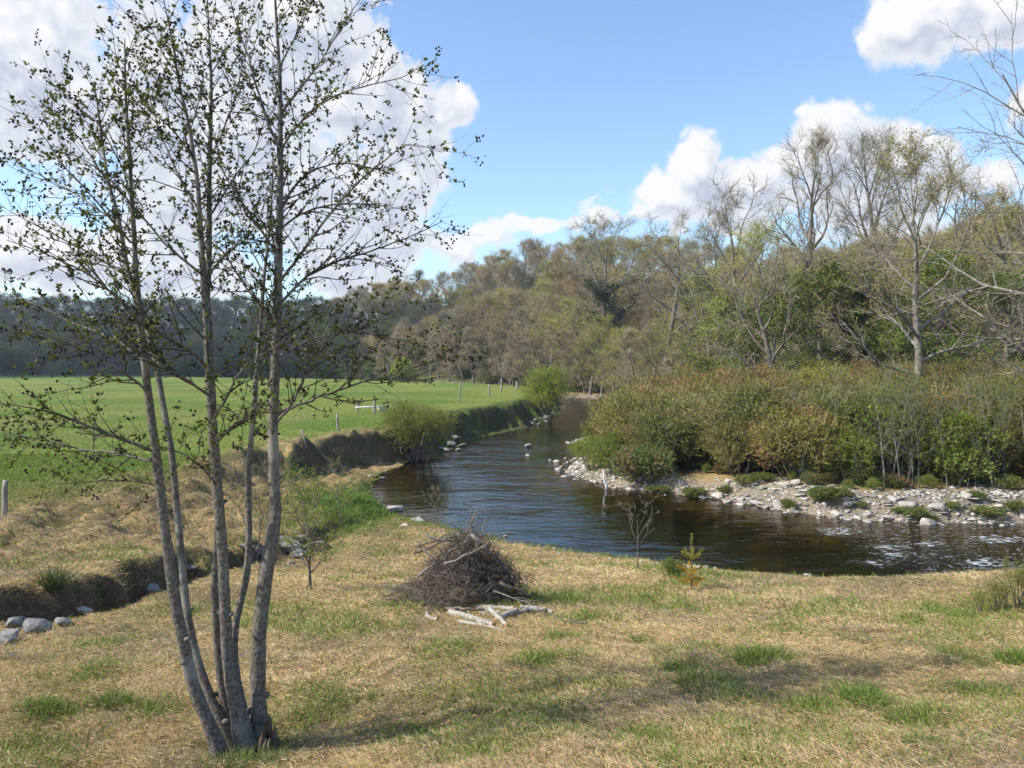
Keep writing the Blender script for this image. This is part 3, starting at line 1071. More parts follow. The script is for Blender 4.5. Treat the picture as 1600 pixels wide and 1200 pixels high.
BR = ((.235, .19, .12), (.41, .34, .215))
GREYT = ((.17, .15, .12), (.33, .295, .235))
RED = ((.23, .19, .145), (.39, .33, .25))
OLIVE = ((.22, .215, .085), (.40, .375, .16))
BUDB = ((.27, .225, .11), (.42, .35, .17))
BUDG = ((.20, .22, .07), (.33, .33, .12))
for i in range(3):
    variant('oak%d' % i, seed=100 + i, H=15, r0=.30, clear=.22, nl=12, width=.36, a0=78, a1=25, wig=.17, sub=6, subsub=4, twn=7, twl=.85, tww=.016, twc=BR, bud=5000, leafl=.10, budc=BUDB)
for i in range(3):
    variant('bare%d' % i, seed=200 + i, H=17, r0=.30, clear=.28, nl=11, width=.30, a0=65, a1=20, wig=.14, up=.5, sub=6, subsub=4, twn=6, twl=.9, tww=.014, twc=GREYT)
for i in range(2):
    variant('alder%d' % i, seed=300 + i, H=14, r0=.20, clear=.12, nl=18, width=.22, a0=70, a1=30, wig=.10, up=.3, env='cone', sub=6, subsub=3, twn=8, twl=.8, tww=.016, twc=RED, stems=1 + i, bud=3000, leafl=.09,
            budc=((.24, .19, .12), (.34, .28, .17)))
for i in range(2):
    variant('olive%d' % i, seed=400 + i, H=13, r0=.24, clear=.15, nl=13, width=.34, a0=80, a1=25, wig=.16, sub=6, subsub=4, twn=7, twl=.8, tww=.015, twc=OLIVE, bud=6000, leafl=.10, budc=((.22, .26, .05), (.38, .40, .10)))
variant('ivyclad', seed=500, H=15, r0=.32, clear=.3, nl=9, width=.26, a0=60, a1=20, wig=.16, sub=5, subsub=4, twn=6, twl=.8, tww=.014, twc=GREYT, ivy=3200)
variant('green0', seed=600, H=9, r0=.18, clear=.06, nl=18, width=.36, a0=80, a1=25, wig=.15, sub=6, subsub=4, twn=5, twl=.6, tww=.012, twc=OLIVE, leafn=15000, leafl=.13, leafc=((.08, .125, .022), (.17, .225, .045)))
variant('green1', seed=601, H=8, r0=.16, clear=.05, nl=16, width=.42, a0=85, a1=25, wig=.16, sub=6, subsub=4, twn=5, twl=.6, tww=.012, twc=OLIVE, leafn=13000, leafl=.12, leafc=((.055, .095, .018), (.12, .17, .035)))

FARB = ((.23, .18, .115), (.40, .32, .205))
for i in range(3):
    variant('faroak%d' % i, seed=800 + i, H=15, r0=.34, clear=.14, nl=13, width=.38, a0=82, a1=25, wig=.17, sub=6, subsub=4, twn=11, twl=1.5, tww=.019, twc=(BR, FARB, OLIVE)[i], bud=1500, leafl=.13, budc=(BUDB, ((.26, .22, .13), (.40, .34, .21)), BUDG)[i])
for i in range(2):
    variant('farbare%d' % i, seed=850 + i, H=16, r0=.32, clear=.2, nl=12, width=.32, a0=65, a1=20, wig=.14, up=.5, sub=6, subsub=4, twn=10, twl=1.5, tww=.018, twc=GREYT, bud=800, leafl=.2, budc=((.2, .17, .13), (.28, .24, .18)))
variant('farolive0', seed=870, H=14, r0=.28, clear=.12, nl=13, width=.36, a0=80, a1=25, wig=.16, sub=6, subsub=4, twn=10, twl=1.3, tww=.019, twc=OLIVE, bud=3000, leafl=.16, budc=BUDG)

# ------------------------------------------------------------------ woods
POS = []


def free(x, y, r):
    for (a, b, c) in POS:
        if (a - x) ** 2 + (b - y) ** 2 < (max(r, c)) ** 2:
            return False
    return True


def px_at(px, d):
    return (px - 800) / F * d


def hero(key, name, label, cat, px, d, top, rz=0.0, wid=1.0, group=None, r=4.0):
    while True:                                  # never with its feet in the river
        x, y = px_at(px, d), d
        A = land(np.array([x]), np.array([y]))
        if A['sr'][0] > 2.5 or d > 300:
            break
        d += 3
    z = float(A['z'][0])
    H = CAMZ + d * (572 - top) / F - z
    POS.append((x, y, r))
    return plant(key, name, label, cat, x, y, H, rz, group, wid, z)


variant('ash', seed=71, H=22, r0=.42, clear=.33, nl=12, width=.27, a0=72, a1=18, wig=.16, up=.75, sub=7, subsub=5, twn=6, twl=1.0, tww=.012, twc=GREYT)
variant('ashb', seed=76, H=22, r0=.36, clear=.30, nl=14, width=.24, a0=55, a1=14, wig=.12, up=.6, sub=7, subsub=5, twn=6, twl=1.0, tww=.012, twc=GREYT)
variant('budding', bark=M_BARKL, seed=73, H=17, r0=.27, clear=.22, nl=17, width=.36, a0=88, a1=16, wig=.14, up=.55, sub=7, subsub=5, twn=5, twl=.7, tww=.009, twc=BR, leafn=6500, leafl=.10, leafc=((.13, .15, .03), (.25, .24, .06)))
variant('edge', bark=M_BARKL, seed=74, H=16, r0=.26, clear=.12, nl=19, width=.55, a0=95, a1=25, wig=.12, up=.12, sub=8, subsub=5, twn=6, twl=.7, tww=.008, twc=((.2, .155, .125), (.34, .28, .235)), bud=3000, leafl=.07,
        budc=((.22, .12, .08), (.30, .19, .12)))
variant('leaner', seed=75, H=12, r0=.30, clear=.25, nl=10, width=.42, a0=75, a1=20, wig=.2, up=.5, lean=(-.28, 0), sub=6, subsub=5, twn=6, twl=.8, tww=.011, twc=GREYT)
hero('ash', 'ash_tree', 'tall bare ash with dark forked limbs against the white cloud', 'tree', 1272, 66, 198, .4, 1.0)
hero('ashb', 'ash_tree', 'tallest bare tree with upright grey limbs behind the budding tree', 'tree', 1372, 72, 188, 2.0, 1.0)
hero('budding', 'budding_tree', 'tree with pale trunk and sparse yellow green buds behind the gorse', 'tree', 1428, 46, 228, 1.2, 1.0)
hero('edge', 'bare_tree', 'bare tree with long pale sideways boughs at the right edge', 'tree', 1775, 38, 85, .5, 1.0)
hero('leaner', 'bare_tree', 'dark leaning bare tree with arched limbs below the tall ash', 'tree', 1225, 58, 395, .3, 1.0)
hero('bare1', 'bare_tree', 'bare tree with round grey crown left of the tall ash', 'tree', 1180, 84, 292, 1.1, 1.1)
hero('bare2', 'bare_tree', 'bare round tree on the skyline over the ivy clad trunk', 'tree', 1040, 118, 338, .2, 1.1)
hero('bare0', 'bare_tree', 'slim bare skyline tree between the two round bare crowns', 'tree', 1108, 108, 335, 2.2, .9)
hero('oak1', 'bare_tree', 'bare tree with dark branching standing proud of the hill skyline', 'tree', 938, 182, 345, 1.0, 1.1)
hero('ivyclad', 'ivy_clad_tree', 'dark ivy clad tree on the skyline above the russet wood', 'tree', 985, 168, 362, .7, 1.3)
hero('ivyclad', 'ivy_clad_tree', 'ivy clad tree with bent dark top right of the first ivy tree', 'tree', 1075, 128, 372, 2.5, 1.1)
hero('ivyclad', 'ivy_clad_tree', 'broad dark ivy covered trunk below the tall ash', 'tree', 1302, 60, 330, 4.0, 1.3)
hero('ivyclad', 'ivy_clad_tree', 'ivy clad trunk close behind the budding tree', 'tree', 1345, 64, 300, 5.2, 1.0)
hero('green0', 'leafy_tree', 'fresh green leafy tree at the back of the gorse thicket', 'tree', 1140, 76, 462, .3, 1.1)
hero('green1', 'leafy_tree', 'darker green leafy tree right of the fresh green one', 'tree', 1215, 66, 455, 1.4, 1.2)
hero('green1', 'leafy_tree', 'dark leafy tree under the tall ash', 'tree', 1290, 60, 420, 2.6, 1.2)
hero('green0', 'leafy_tree', 'green leafy tree showing left of the budding trunk', 'tree', 1385, 58, 500, 3.1, 1.0)
hero('green0', 'leafy_tree', 'green leafy tree on the slope right of the budding crown', 'tree', 1470, 66, 395, 4.1, 1.3)
hero('green1', 'leafy_tree', 'dull green tree near the right edge behind the pale boughs', 'tree', 1560, 58, 430, 5.1, 1.3)
hero('olive0', 'budding_tree', 'olive tinted tree between budding tree and right edge skyline', 'tree', 1510, 74, 330, .9, 1.2)
hero('oak2', 'budding_tree', 'russet budding tree on the skyline at the right edge', 'tree', 1590, 70, 300, 2.9, 1.3)
hero('bare2', 'bare_tree', 'grey bare skyline crown far right behind the pale boughs', 'tree', 1500, 98, 272, 2.4, 1.1)
hero('olive1', 'budding_tree', 'olive budding tree filling the slope under the bare skyline trees', 'tree', 1110, 88, 430, 2.4, 1.2)
hero('olive0', 'budding_tree', 'large grey olive tree behind the leaning dark tree', 'tree', 1240, 72, 350, 4.4, 1.2)

rw = random.Random(5)


def candidates(seed, n, px0, px1, y0, y1, power=0.0):
    r = np.random.default_rng(seed)
    y = y0 * (y1 / y0) ** r.random(n)
    px = r.uniform(px0, px1, n)
    x = (px - 800) / F * y
    A = land(x, y)
    return x, y, px, A


# alder belt along the far bank
cnt = 0
X_, Y_, PX_, A_ = candidates(1, 3000, 560, 1060, 84, 215)
for x, y, px, s, srv, fv, z in zip(X_, Y_, PX_, A_['sH'], A_['sr'], A_['field'], A_['z']):
    if cnt >= 60 or not (-9 < s < 9) or srv < 2.2 or fv > .3 or not free(x, y, 3.6):
        continue
    POS.append((x, y, 3.6))
    far = y > 150
    key = 'alder%d' % (cnt % 2) if rw.random() < .75 else 'olive%d' % (cnt % 2)
    lab = ('russet bare alder in the belt along the far river bank' if key[0] == 'a' else 'olive green budding tree in the belt along the far river bank') if far else \
          ('russet bare alder behind the left end of the gorse thicket' if key[0] == 'a' else 'olive budding tree behind the left end of the gorse thicket')
    plant(key, 'alder_tree' if key[0] == 'a' else 'budding_tree', lab, 'tree', x, y, rw.uniform(11, 16) if far else rw.uniform(9, 13), rw.uniform(0, 6.28), 'trees along the far river bank', rw.uniform(1.1, 1.5), z)
    cnt += 1
n_belt = cnt
# hillside wood on the right
cnt = 0
X_, Y_, PX_, A_ = candidates(2, 14000, 500, 1730, 60, 330)
for x, y, px, s, srv, z in zip(X_, Y_, PX_, A_['sH'], A_['sr'], A_['z']):
    sp = 4.4 + .011 * y
    if cnt >= 255 or not (0 < s < 74) or srv < 3 or not free(x, y, sp):
        continue
    POS.append((x, y, sp))
    near = y < 120
    key = rw.choice(['oak0', 'oak1', 'oak2', 'bare0', 'bare1', 'bare2', 'olive0', 'olive1', 'alder0']) if near else rw.choice(['faroak0', 'faroak1', 'faroak2', 'faroak0', 'faroak1', 'farbare0', 'farbare1', 'farolive0'])
    kind = [k for k in ('oak', 'bare', 'olive', 'alder') if k in key][0]
    nm = {'oak': 'budding_tree', 'bare': 'bare_tree', 'olive': 'budding_tree', 'alder': 'alder_tree'}[kind]
    look = {'oak': 'brown budding tree', 'bare': 'grey bare tree', 'olive': 'olive budding tree', 'alder': 'russet bare alder'}[kind]
    where = 'on the hill crest above the river bend' if s > 42 and px < 1000 else 'in the hillside wood above the river bend' if px < 1000 else 'in the wood rising behind the gorse thicket' if s < 30 else 'on the hill crest behind the tall ash'
    H = rw.uniform(12, 16.5) if y > 110 else rw.uniform(9, 14)
    plant(key, nm, look + ' ' + where, 'tree', x, y, H, rw.uniform(0, 6.28), 'trees of the right hillside wood', rw.uniform(1.0, 1.3), z)
    cnt += 1
n_right = cnt
# far wooded hill on the left
cnt = 0
X_, Y_, PX_, A_ = candidates(3, 14000, -90, 660, 245, 420)
for x, y, px, s, z in zip(X_, Y_, PX_, A_['sH'], A_['z']):
    if cnt >= 230 or not (5 < s < 76) or not free(x, y, 6.6):
        continue
    POS.append((x, y, 6.6))
    key = rw.choice(['faroak0', 'faroak1', 'faroak2', 'farbare0', 'farbare1'])
    look = 'grey bare tree' if 'bare' in key else 'brown leafless tree'
    where = 'on the crest of the far shaded hill' if s > 45 else 'in the far shaded wood beyond the field'
    plant(key, 'bare_tree', look + ' ' + where, 'tree', x, y, rw.uniform(13, 17), rw.uniform(0, 6.28), 'trees of the far shaded wood', rw.uniform(1.1, 1.5), z)
    cnt += 1
print('trees belt', n_belt, 'right', n_right, 'left', cnt)

# ------------------------------------------------------------------ bushes
def bush(seed, H, R, lumps=14, shoots=900, sl=.35, sw=.007, leafn=6, leafl=.07, leafw=.3, cols=((.07, .10, .02), (.16, .18, .05)), twc=BR, flat=.75, stems=12, rise=.5, brown=None, bshare=.0, base=.25, lk=1.0):
    r = np.random.default_rng(seed)
    T, Cg = Geo(), Geo()
    a = r.random(lumps) * 6.283
    rad = np.sqrt(r.random(lumps)) * R * .62
    zz = H * (base + (1 - base) * r.uniform(.15, .72, lumps)) * (1 - .45 * (rad / R) ** 2)
    cen = np.stack([np.cos(a) * rad, np.sin(a) * rad, zz], 1)
    lr = np.minimum(R * lk * r.uniform(.28, .46, lumps), zz * .85)
    for i in range(stems):
        c = cen[i % lumps]
        b = np.array([c[0] * .25 + r.normal() * R * .06, c[1] * .25 + r.normal() * R * .06, -.15])
        m = (b + c) / 2 + r.normal(size=3) * R * .08
        T.tube([b, m, c, c + (c - m) * .5], [.03 * H / 3 + .008, .022 * H / 3 + .006, .012, .004], 5)
    i = r.integers(0, lumps, shoots)
    o = unit(r.normal(size=(shoots, 3)) + [0, 0, .35])
    P = cen[i] + o * (lr[i] * r.uniform(.35, 1.02, shoots) ** .6)[:, None] * [1, 1, flat]
    ok = P[:, 2] > .06
    P, o, i = P[ok], o[ok], i[ok]
    n = len(P)
    D = unit(o + r.normal(size=(n, 3)) * .5 + [0, 0, rise])
    t = r.random((n, 1))
    L = sl * r.uniform(.5, 1.25, n)
    C = np.array(twc[0]) * (1 - t) + np.array(twc[1]) * t
    Cg.blades(P, D, L, sw, C, r.normal(size=(n, 3)) * .3, r)
    j = r.integers(0, n, n // 16)                     # long shoots standing clear of the leafy mass
    Cg.blades(P[j], unit(D[j] * .5 + r.normal(size=(len(j), 3)) * .22 + [0, 0, 1.0]), sl * r.uniform(1.4, 3.0, len(j)), sw * .7, (np.array(twc[0]) * .5 + np.array(twc[1]) * .5) * .75, r.normal(size=(len(j), 3)) * .3, r)
    isb = np.zeros(n, bool)
    if brown is not None:
        isb = fbm(P[:, 0] * 1.3 + seed, P[:, 1] * 1.3 + P[:, 2] * 1.3, seed) > 1 - bshare - .12
    for k in range(leafn):
        q = P + D * (L * r.uniform(.1, 1.0, n))[:, None]
        t = r.random((n, 1))
        C = np.array(cols[0]) * (1 - t) + np.array(cols[1]) * t
        if brown is not None:
            C = np.where(isb[:, None], np.array(brown[0]) * (1 - t) + np.array(brown[1]) * t, C)
        Cg.leaves(q, unit(D + r.normal(size=(n, 3)) * .8), leafl * r.uniform(.6, 1.3, n), leafl * leafw, C, r)
    return T, Cg


def bvariant(key, mat=None, **kw):
    T, Cg = bush(**kw)
    TREES[key] = (T.mesh('stem', M_BARK), Cg.mesh('foliage', mat or M_SHRUB, False), None, kw['H'])


def shrub(key, name, label, cat, x, y, H, rz, group=None, wid=1.0, z=None):
    T, Cg, iv, h0 = TREES[key]
    s = H / h0
    o = thing(name, label, cat, (x, y, (gz(x, y) if z is None else z)), rz, (s * wid, s * wid, s), group)
    part('stem', T, o)
    part('foliage', Cg, o)
    return o


for i in range(3):
    bvariant('gorse%d' % i, seed=20 + i, H=3, R=2.0, lumps=30, shoots=3000, sl=.42, sw=.010, leafn=5, leafl=.12, leafw=.16, cols=((.105, .10, .025), (.26, .235, .065)), brown=((.20, .125, .05), (.36, .24, .105)), bshare=(.14, .32, .46)[i], rise=1.0, lk=.62, base=.06)
bvariant('bramble', seed=31, H=1.6, R=1.6, lumps=14, shoots=1800, sl=.35, sw=.008, leafn=5, leafl=.09, leafw=.38, cols=((.08, .11, .028), (.2, .23, .065)), brown=((.19, .12, .07), (.3, .2, .1)), bshare=.25)
bvariant('yellowgorse', seed=32, H=3, R=1.8, lumps=14, shoots=2600, sl=.30, sw=.010, leafn=5, leafl=.10, leafw=.2, cols=((.17, .18, .035), (.33, .30, .07)), rise=.9)
bvariant('willow', M_LEAF, seed=33, H=4.5, R=2.5, lumps=22, shoots=3600, sl=.55, sw=.009, leafn=6, leafl=.085, leafw=.24, cols=((.13, .175, .028), (.29, .33, .07)), stems=26, rise=.8, base=.12, twc=OLIVE)
bvariant('brightwillow', M_LEAF, seed=34, H=6.5, R=3.4, lumps=24, shoots=3800, sl=.8, sw=.011, leafn=6, leafl=.13, leafw=.26, cols=((.18, .25, .025), (.34, .41, .06)), stems=26, rise=.8, base=.12, twc=OLIVE)
bvariant('leafshrub', M_LEAF, seed=35, H=2.2, R=1.3, lumps=12, shoots=1300, sl=.3, sw=.006, leafn=5, leafl=.075, leafw=.34, cols=((.10, .15, .025), (.24, .29, .06)), stems=14, rise=.9, base=.1, twc=OLIVE)
bvariant('lowplant', M_LEAF, seed=36, H=.6, R=.55, lumps=8, shoots=420, sl=.18, sw=.004, leafn=4, leafl=.07, leafw=.3, cols=((.085, .12, .03), (.22, .25, .075)), stems=8, rise=.8, base=.05, twc=OLIVE)
bvariant('hedgebush', seed=37, H=6, R=4.5, lumps=16, shoots=2400, sl=.8, sw=.03, leafn=4, leafl=.35, leafw=.35, cols=((.07, .10, .03), (.14, .17, .06)), stems=10, base=.1)
bvariant('paleweed', M_LEAF, seed=38, H=.9, R=.4, lumps=10, shoots=260, sl=.35, sw=.0035, leafn=3, leafl=.035, leafw=.3, cols=((.12, .17, .03), (.24, .26, .06)), stems=10, rise=2.4, base=.05, twc=OLIVE)

q = ground_at(652, 722)
shrub('willow', 'willow_bush', 'round olive green willow bush at the foot of the near cut bank', 'bush', q[0], q[1] + .6, 4.5, .4, None, 1.0, .1)
x, y = px_at(852, 92), 92
shrub('brightwillow', 'willow_bush', 'bright yellow green willow bush leaning over the far river bend', 'bush', x, y, 6.3, 2.0, None, 1.15, .3)
for k, (px, d, H, wd, lab) in enumerate([(628, 180, 6, 1.0, 'small bright green bush at the far edge of the field')]):
    x = px_at(px, d)
    shrub('brightwillow', 'willow_bush', lab, 'bush', x, d, H, k * 2.2, None, wd)
for k, px in enumerate([12, 60, 110, 165, 285, 320, 360, 410, 460, 505, 545, 590]):
    d = 262 + (k % 3) * 6 - max(0, px - 450) * .35
    x = px_at(px, d)
    shrub('hedgebush', 'hedge_bush', 'dull green bush in the hedge along the far edge of the field' if k else 'rounded green hedge bush farthest left at the far edge of the field', 'bush', x, d, (9.5, 4, 3.5, 4, 7, 6, 7.5, 6, 7, 6, 7, 7)[k], k * 1.7, 'far hedge bushes' if k else None, 1.0)

# gorse thicket on the far bank
cnt = 0
X_, Y_, PX_, A_ = candidates(7, 12000, 930, 1740, 32.6, 92)
thick = inside(X_, Y_, [(6.6, 50), (6.2, 46.0), (7.2, 41.2), (10.2, 36.7), (13.4, 34.1), (20, 33.3), (80, 33.1), (95, 90), (18, 92), (15, 80), (12.6, 71), (10.2, 63), (9.2, 57)])
GP = []
for x, y, px, s, z, t in zip(X_, Y_, PX_, A_['sH'], A_['z'], thick):
    sp = 1.75 + .006 * y
    if cnt >= 190 or not t or s > 6 or any((a - x) ** 2 + (b - y) ** 2 < sp * sp for a, b in GP):
        continue
    GP.append((x, y))
    front = y < 35.6 + max(0, (14 - x)) * .95
    brownzone = 960 < px < 1250
    if 1230 < px < 1330 and y > 44 and rw.random() < .6:
        key, look = 'yellowgorse', 'yellow green broom bush'
    elif px > 1250 and y < 46 and rw.random() < .2:
        key, look = 'leafshrub', 'leafy green shrub'
    else:
        key = rw.choice(['gorse1', 'gorse2', 'gorse0', 'gorse1', 'gorse0', 'gorse1'] if brownzone else ['gorse0', 'gorse0', 'gorse1'])
        look = {'gorse0': 'olive gorse bush', 'gorse1': 'gorse bush with brown patches', 'gorse2': 'mostly rust brown gorse bush'}[key]
    where = ('at the front edge of the thicket above the shingle' if front else 'deep in the thicket across the river') if px > 1180 else ('on the left flank of the thicket by the river' if front else 'in the left part of the thicket')
    H = (rw.uniform(2.7, 3.8) if px > 1180 else rw.uniform(3.0, 4.3)) if front else rw.uniform(3.7, 4.9)
    if key == 'leafshrub':
        H *= .9
    shrub(key, {'gorse': 'gorse_bush', 'bramb': 'bramble_bush', 'yello': 'broom_bush', 'leafs': 'leafy_shrub'}[key[:5]], look + ' ' + where, 'bush', x, y, H, rw.uniform(0, 6.28), 'bushes of the thicket across the river', rw.uniform(.95, 1.25), z)
    cnt += 1
print('gorse', cnt)
for k, (px, py, H, key, lab) in enumerate([
        (925, 735, 2.0, 'leafshrub', 'leafy green shrub nearest the tip of the shingle point'), (960, 742, 2.4, 'leafshrub', 'leafy shrub right of the shingle point behind the bleached branch'),
        (985, 748, 1.8, 'leafshrub', 'leafy shrub at the left foot of the gorse'), (1010, 752, 1.7, 'bramble', 'low bramble at the left foot of the gorse'),
        (940, 705, 2.2, 'leafshrub', 'taller leafy shrub behind the shingle point'), (972, 712, 2.6, 'leafshrub', 'tallest leafy shrub behind the shingle point'),
        (905, 716, 1.2, 'leafshrub', 'small leafy shrub between the two pale gravel spits'), (965, 672, 2.4, 'bramble', 'bramble above the farther pale gravel spit'), (950, 684, 1.8, 'leafshrub', 'leafy shrub above the nearer pale gravel spit')]):
    q = ground_at(px, py)
    shrub(key, 'leafy_shrub' if key[0] == 'l' else 'bramble_bush', lab, 'bush', q[0], q[1], H, k * 1.1, None, 1.1, q[2])
for k, (px, py, H) in enumerate([(1040, 770, .7), (1085, 775, .9), (1020, 768, .6), (1130, 770, .7), (1165, 757, .8), (1195, 752, .7), (1235, 795, .8), (1285, 782, .9), (1300, 778, 1.0),
                                 (1345, 793, .5), (1425, 808, .8), (1448, 812, .5), (1490, 797, .6), (1530, 780, .6), (1545, 805, .7), (1585, 798, .8), (1400, 800, .4)]):
    q = ground_at(px, py)
    shrub('lowplant', 'low_plant', 'low leafy green plant at the water edge left of the shingle' if px < 1200 else 'low leafy green plant growing through the shingle', 'plant', q[0], q[1], H * .5, k * .9, 'plants on the shingle', 1.25 + .5 * (k % 3), q[2])

nb_ = 0
X_, Y_, PX_, A_ = candidates(10, 1500, 985, 1640, 30.5, 41)
GB = []
for x, y, px, z, srv, near_ in zip(X_, Y_, PX_, A_['z'], A_['sr'], A_['near']):
    if nb_ >= 28 or near_ or not (2.5 < srv < 5.2) or any((a - x) ** 2 + (b - y) ** 2 < .55 for a, b in GB):
        continue
    GB.append((x, y))
    k = rw.choice(['bramble', 'lowplant', 'bramble', 'leafshrub'])
    shrub(k, {'bramble': 'bramble_bush', 'lowplant': 'low_plant', 'leafshrub': 'leafy_shrub'}[k], {'bramble': 'low tangled bramble', 'lowplant': 'small leafy plant', 'leafshrub': 'knee high leafy shrub'}[k] + ' between the thicket and the shingle' + (' on the right' if px > 1300 else ' on the left'),
          'bush', x, y, rw.uniform(.35, .8), rw.uniform(0, 6.28), 'low growth between thicket and shingle', rw.uniform(.9, 1.4), z)
    nb_ += 1

# slender saplings in front of the gorse
for i in range(4):
    T, Cg, iv = grow(seed=900 + i, H=5, r0=.034, clear=.3, nl=15, width=.17, a0=60, a1=22, wig=.09, up=.4, env='round', sub=3, subsub=1, twn=3, twl=.28, tww=.0035, twc=((.20, .19, .09), (.34, .31, .16)), leafn=(260, 480, 120, 380)[i], leafl=.06,
                     leafc=((.10, .145, .025), (.22, .25, .06)), lean=(.05 * (i - 1.5), 0))
    TREES['sapling%d' % i] = (T.mesh('trunk', M_BARKL), Cg.mesh('crown', M_LEAF, False), None, 5.0)
cnt = 0
X_, Y_, PX_, A_ = candidates(9, 4000, 1120, 1640, 32.4, 36.5)
GP = []
for x, y, px, z, g_, srv in zip(X_, Y_, PX_, A_['z'], A_['gravel'], A_['sr']):
    if cnt >= 92 or srv < 3.3 or any((a - x) ** 2 + (b - y) ** 2 < .1 for a, b in GP):
        continue
    GP.append((x, y))
    k = rw.randrange(4)
    lab = ['slender pale stemmed sapling', 'slender leafy sapling', 'thin nearly leafless sapling', 'slender leaning sapling'][k] + (' in front of the gorse above the shingle' if px < 1420 else ' at the right end of the row above the shingle')
    plant('sapling%d' % k, 'sapling_tree', lab, 'sapling', x, y, rw.uniform(2.2, 5.6), rw.uniform(0, 6.28), 'saplings in front of the gorse', 1.0, z)
    cnt += 1
print('saplings', cnt)


def scatter(geo, base, T, sc, rzs, tilt=None, cols=None):
    """many copies of one small mesh into one mesh of stuff"""
    V, Q, Tt = base
    n = len(T)
    c, s_ = np.cos(rzs), np.sin(rzs)
    X = V[None, :, 0] * c[:, None] - V[None, :, 1] * s_[:, None]
    Y = V[None, :, 0] * s_[:, None] + V[None, :, 1] * c[:, None]
    Z = np.broadcast_to(V[None, :, 2], X.shape)
    sc = np.asarray(sc)
    if sc.ndim == 1:
        sc = sc[:, None]
    W_ = np.stack([X * sc[:, :1] + T[:, :1], Y * sc[:, :1] + T[:, 1:2], Z * sc[:, -1:] + T[:, 2:3]], -1).reshape(-1, 3)
    o = (np.arange(n) * len(V))[:, None, None]
    geo.add(W_, (Q[None] + o).reshape(-1, 4) if Q is not None else None, (Tt[None] + o).reshape(-1, 3) if Tt is not None else None, np.repeat(cols, len(V), 0) if cols is not None else None)


# brushwood and scrub on the hill floor
_T, _C = bush(91, 2.2, 1.7, lumps=9, shoots=130, sl=.9, sw=.035, leafn=3, leafl=.30, leafw=.35, stems=0, base=.05)
bV, bQ, bT = np.vstack(_C.V), np.vstack(_C.Q), (np.vstack(_C.T) if _C.T else None)
g = Geo()
X_, Y_, PX_, A_ = candidates(12, 9000, -120, 1750, 58, 420)
ok = (A_['sH'] > -5) & (A_['sr'] > 3) & (A_['sH'] < 78) & (A_['field'] < .4)
X_, Y_, Z_ = X_[ok][:1500], Y_[ok][:1500], A_['z'][ok][:1500]
t = rng.random((len(X_), 1))
cols = np.array([.12, .09, .06]) * (1 - t) + np.array([.15, .15, .06]) * t
scatter(g, (bV, bQ, bT), np.stack([X_, Y_, Z_], 1), np.stack([rng.uniform(1.0, 1.9, len(X_)), rng.uniform(.8, 1.6, len(X_))], 1), rng.random(len(X_)) * 6.28, None, cols)
ug = part('undergrowth', g.mesh('undergrowth', M_SHRUB, False))
ug['kind'] = 'stuff'

# ------------------------------------------------------------------ stones
def hull(seed, n=22, flat=.6, jit=.25):
    r = np.random.default_rng(seed)
    P = unit(r.normal(size=(n, 3))) * (1 - jit * r.random((n, 1))) * [1, .75, flat]
    bm = bmesh.new()
    for p in P:
        bm.verts.new(p)
    bmesh.ops.convex_hull(bm, input=bm.verts[:])
    loose = [v for v in bm.verts if not v.link_faces]
    bmesh.ops.delete(bm, geom=loose, context='VERTS')
    return bm


def rock_mesh(seed, mat, flat=.6, name='rock'):
    bm = hull(seed, 20, flat)
    bmesh.ops.bevel(bm, geom=bm.edges[:], offset=.07, segments=1, affect='EDGES', clamp_overlap=True)
    me = bpy.data.meshes.new(name)
    bm.to_mesh(me)
    bm.free()
    me.materials.append(mat)
    return me


RP = [rock_mesh(40 + i, M_STONE, (.55, .4, .7, .5, .35)[i]) for i in range(5)]
RG = [rock_mesh(60 + i, M_GREYST, (.55, .4, .3, .6)[i]) for i in range(4)]


def rock(me, px, py, wpx, label, rz=0, group=None, sink=.25, name='rock', tilt=(0, 0), z=None):
    q = ground_at(px, py)
    r_ = wpx * q[1] / F / 2
    return single(name, me, label, 'rock', (q[0], q[1], (q[2] if z is None else z) + r_ * (.5 - sink) * .6), (tilt[0], tilt[1], rz), r_, group)


for k, (px, py, w, me, lab) in enumerate([
        (617, 797, 34, RP[1], 'flat pale rock at the water edge below the lush grass'), (652, 818, 40, RP[4], 'long flat pale rock on the bank just above the brush pile'), (632, 822, 18, RP[3], 'small pale rock touching the left end of the long flat rock'),
        (825, 698, 15, RP[2], 'pale rock standing in midstream, farther of two'), (824, 712, 11, RP[0], 'pointed pale rock in midstream, nearer of two'),
        (790, 838, 9, RP[3], 'small lone rock in the water behind the brush pile'), (884, 717, 9, RP[2], 'small round rock off the tip of the shingle point'), (870, 722, 14, RP[0], 'rounded rock just off the shingle point'), (860, 720, 9, RP[3], 'outermost rock off the shingle point'),
        (655, 808, 6, RP[0], 'tiny rock in the water beside the flat pale rock'), (580, 745, 14, RP[3], 'white rock among weeds at the left water edge'), (520, 737, 13, RP[2], 'pale rock below the earth cliff by the lone sapling'), (590, 788, 11, RP[0], 'pale rock half hidden in the lush grass'),
        (598, 748, 14, RG[1], 'dark wet stone at the left water edge'), (1262, 900, 17, RP[1], 'white rock on the near bank at the water edge'),
        (1325, 789, 30, RP[1], 'large slab like pale rock on the shingle'), (1417, 792, 38, RP[1], 'broad flat pale rock lying on the upper shingle')]):
    rock(me, px, py, w, lab, k * 1.3)
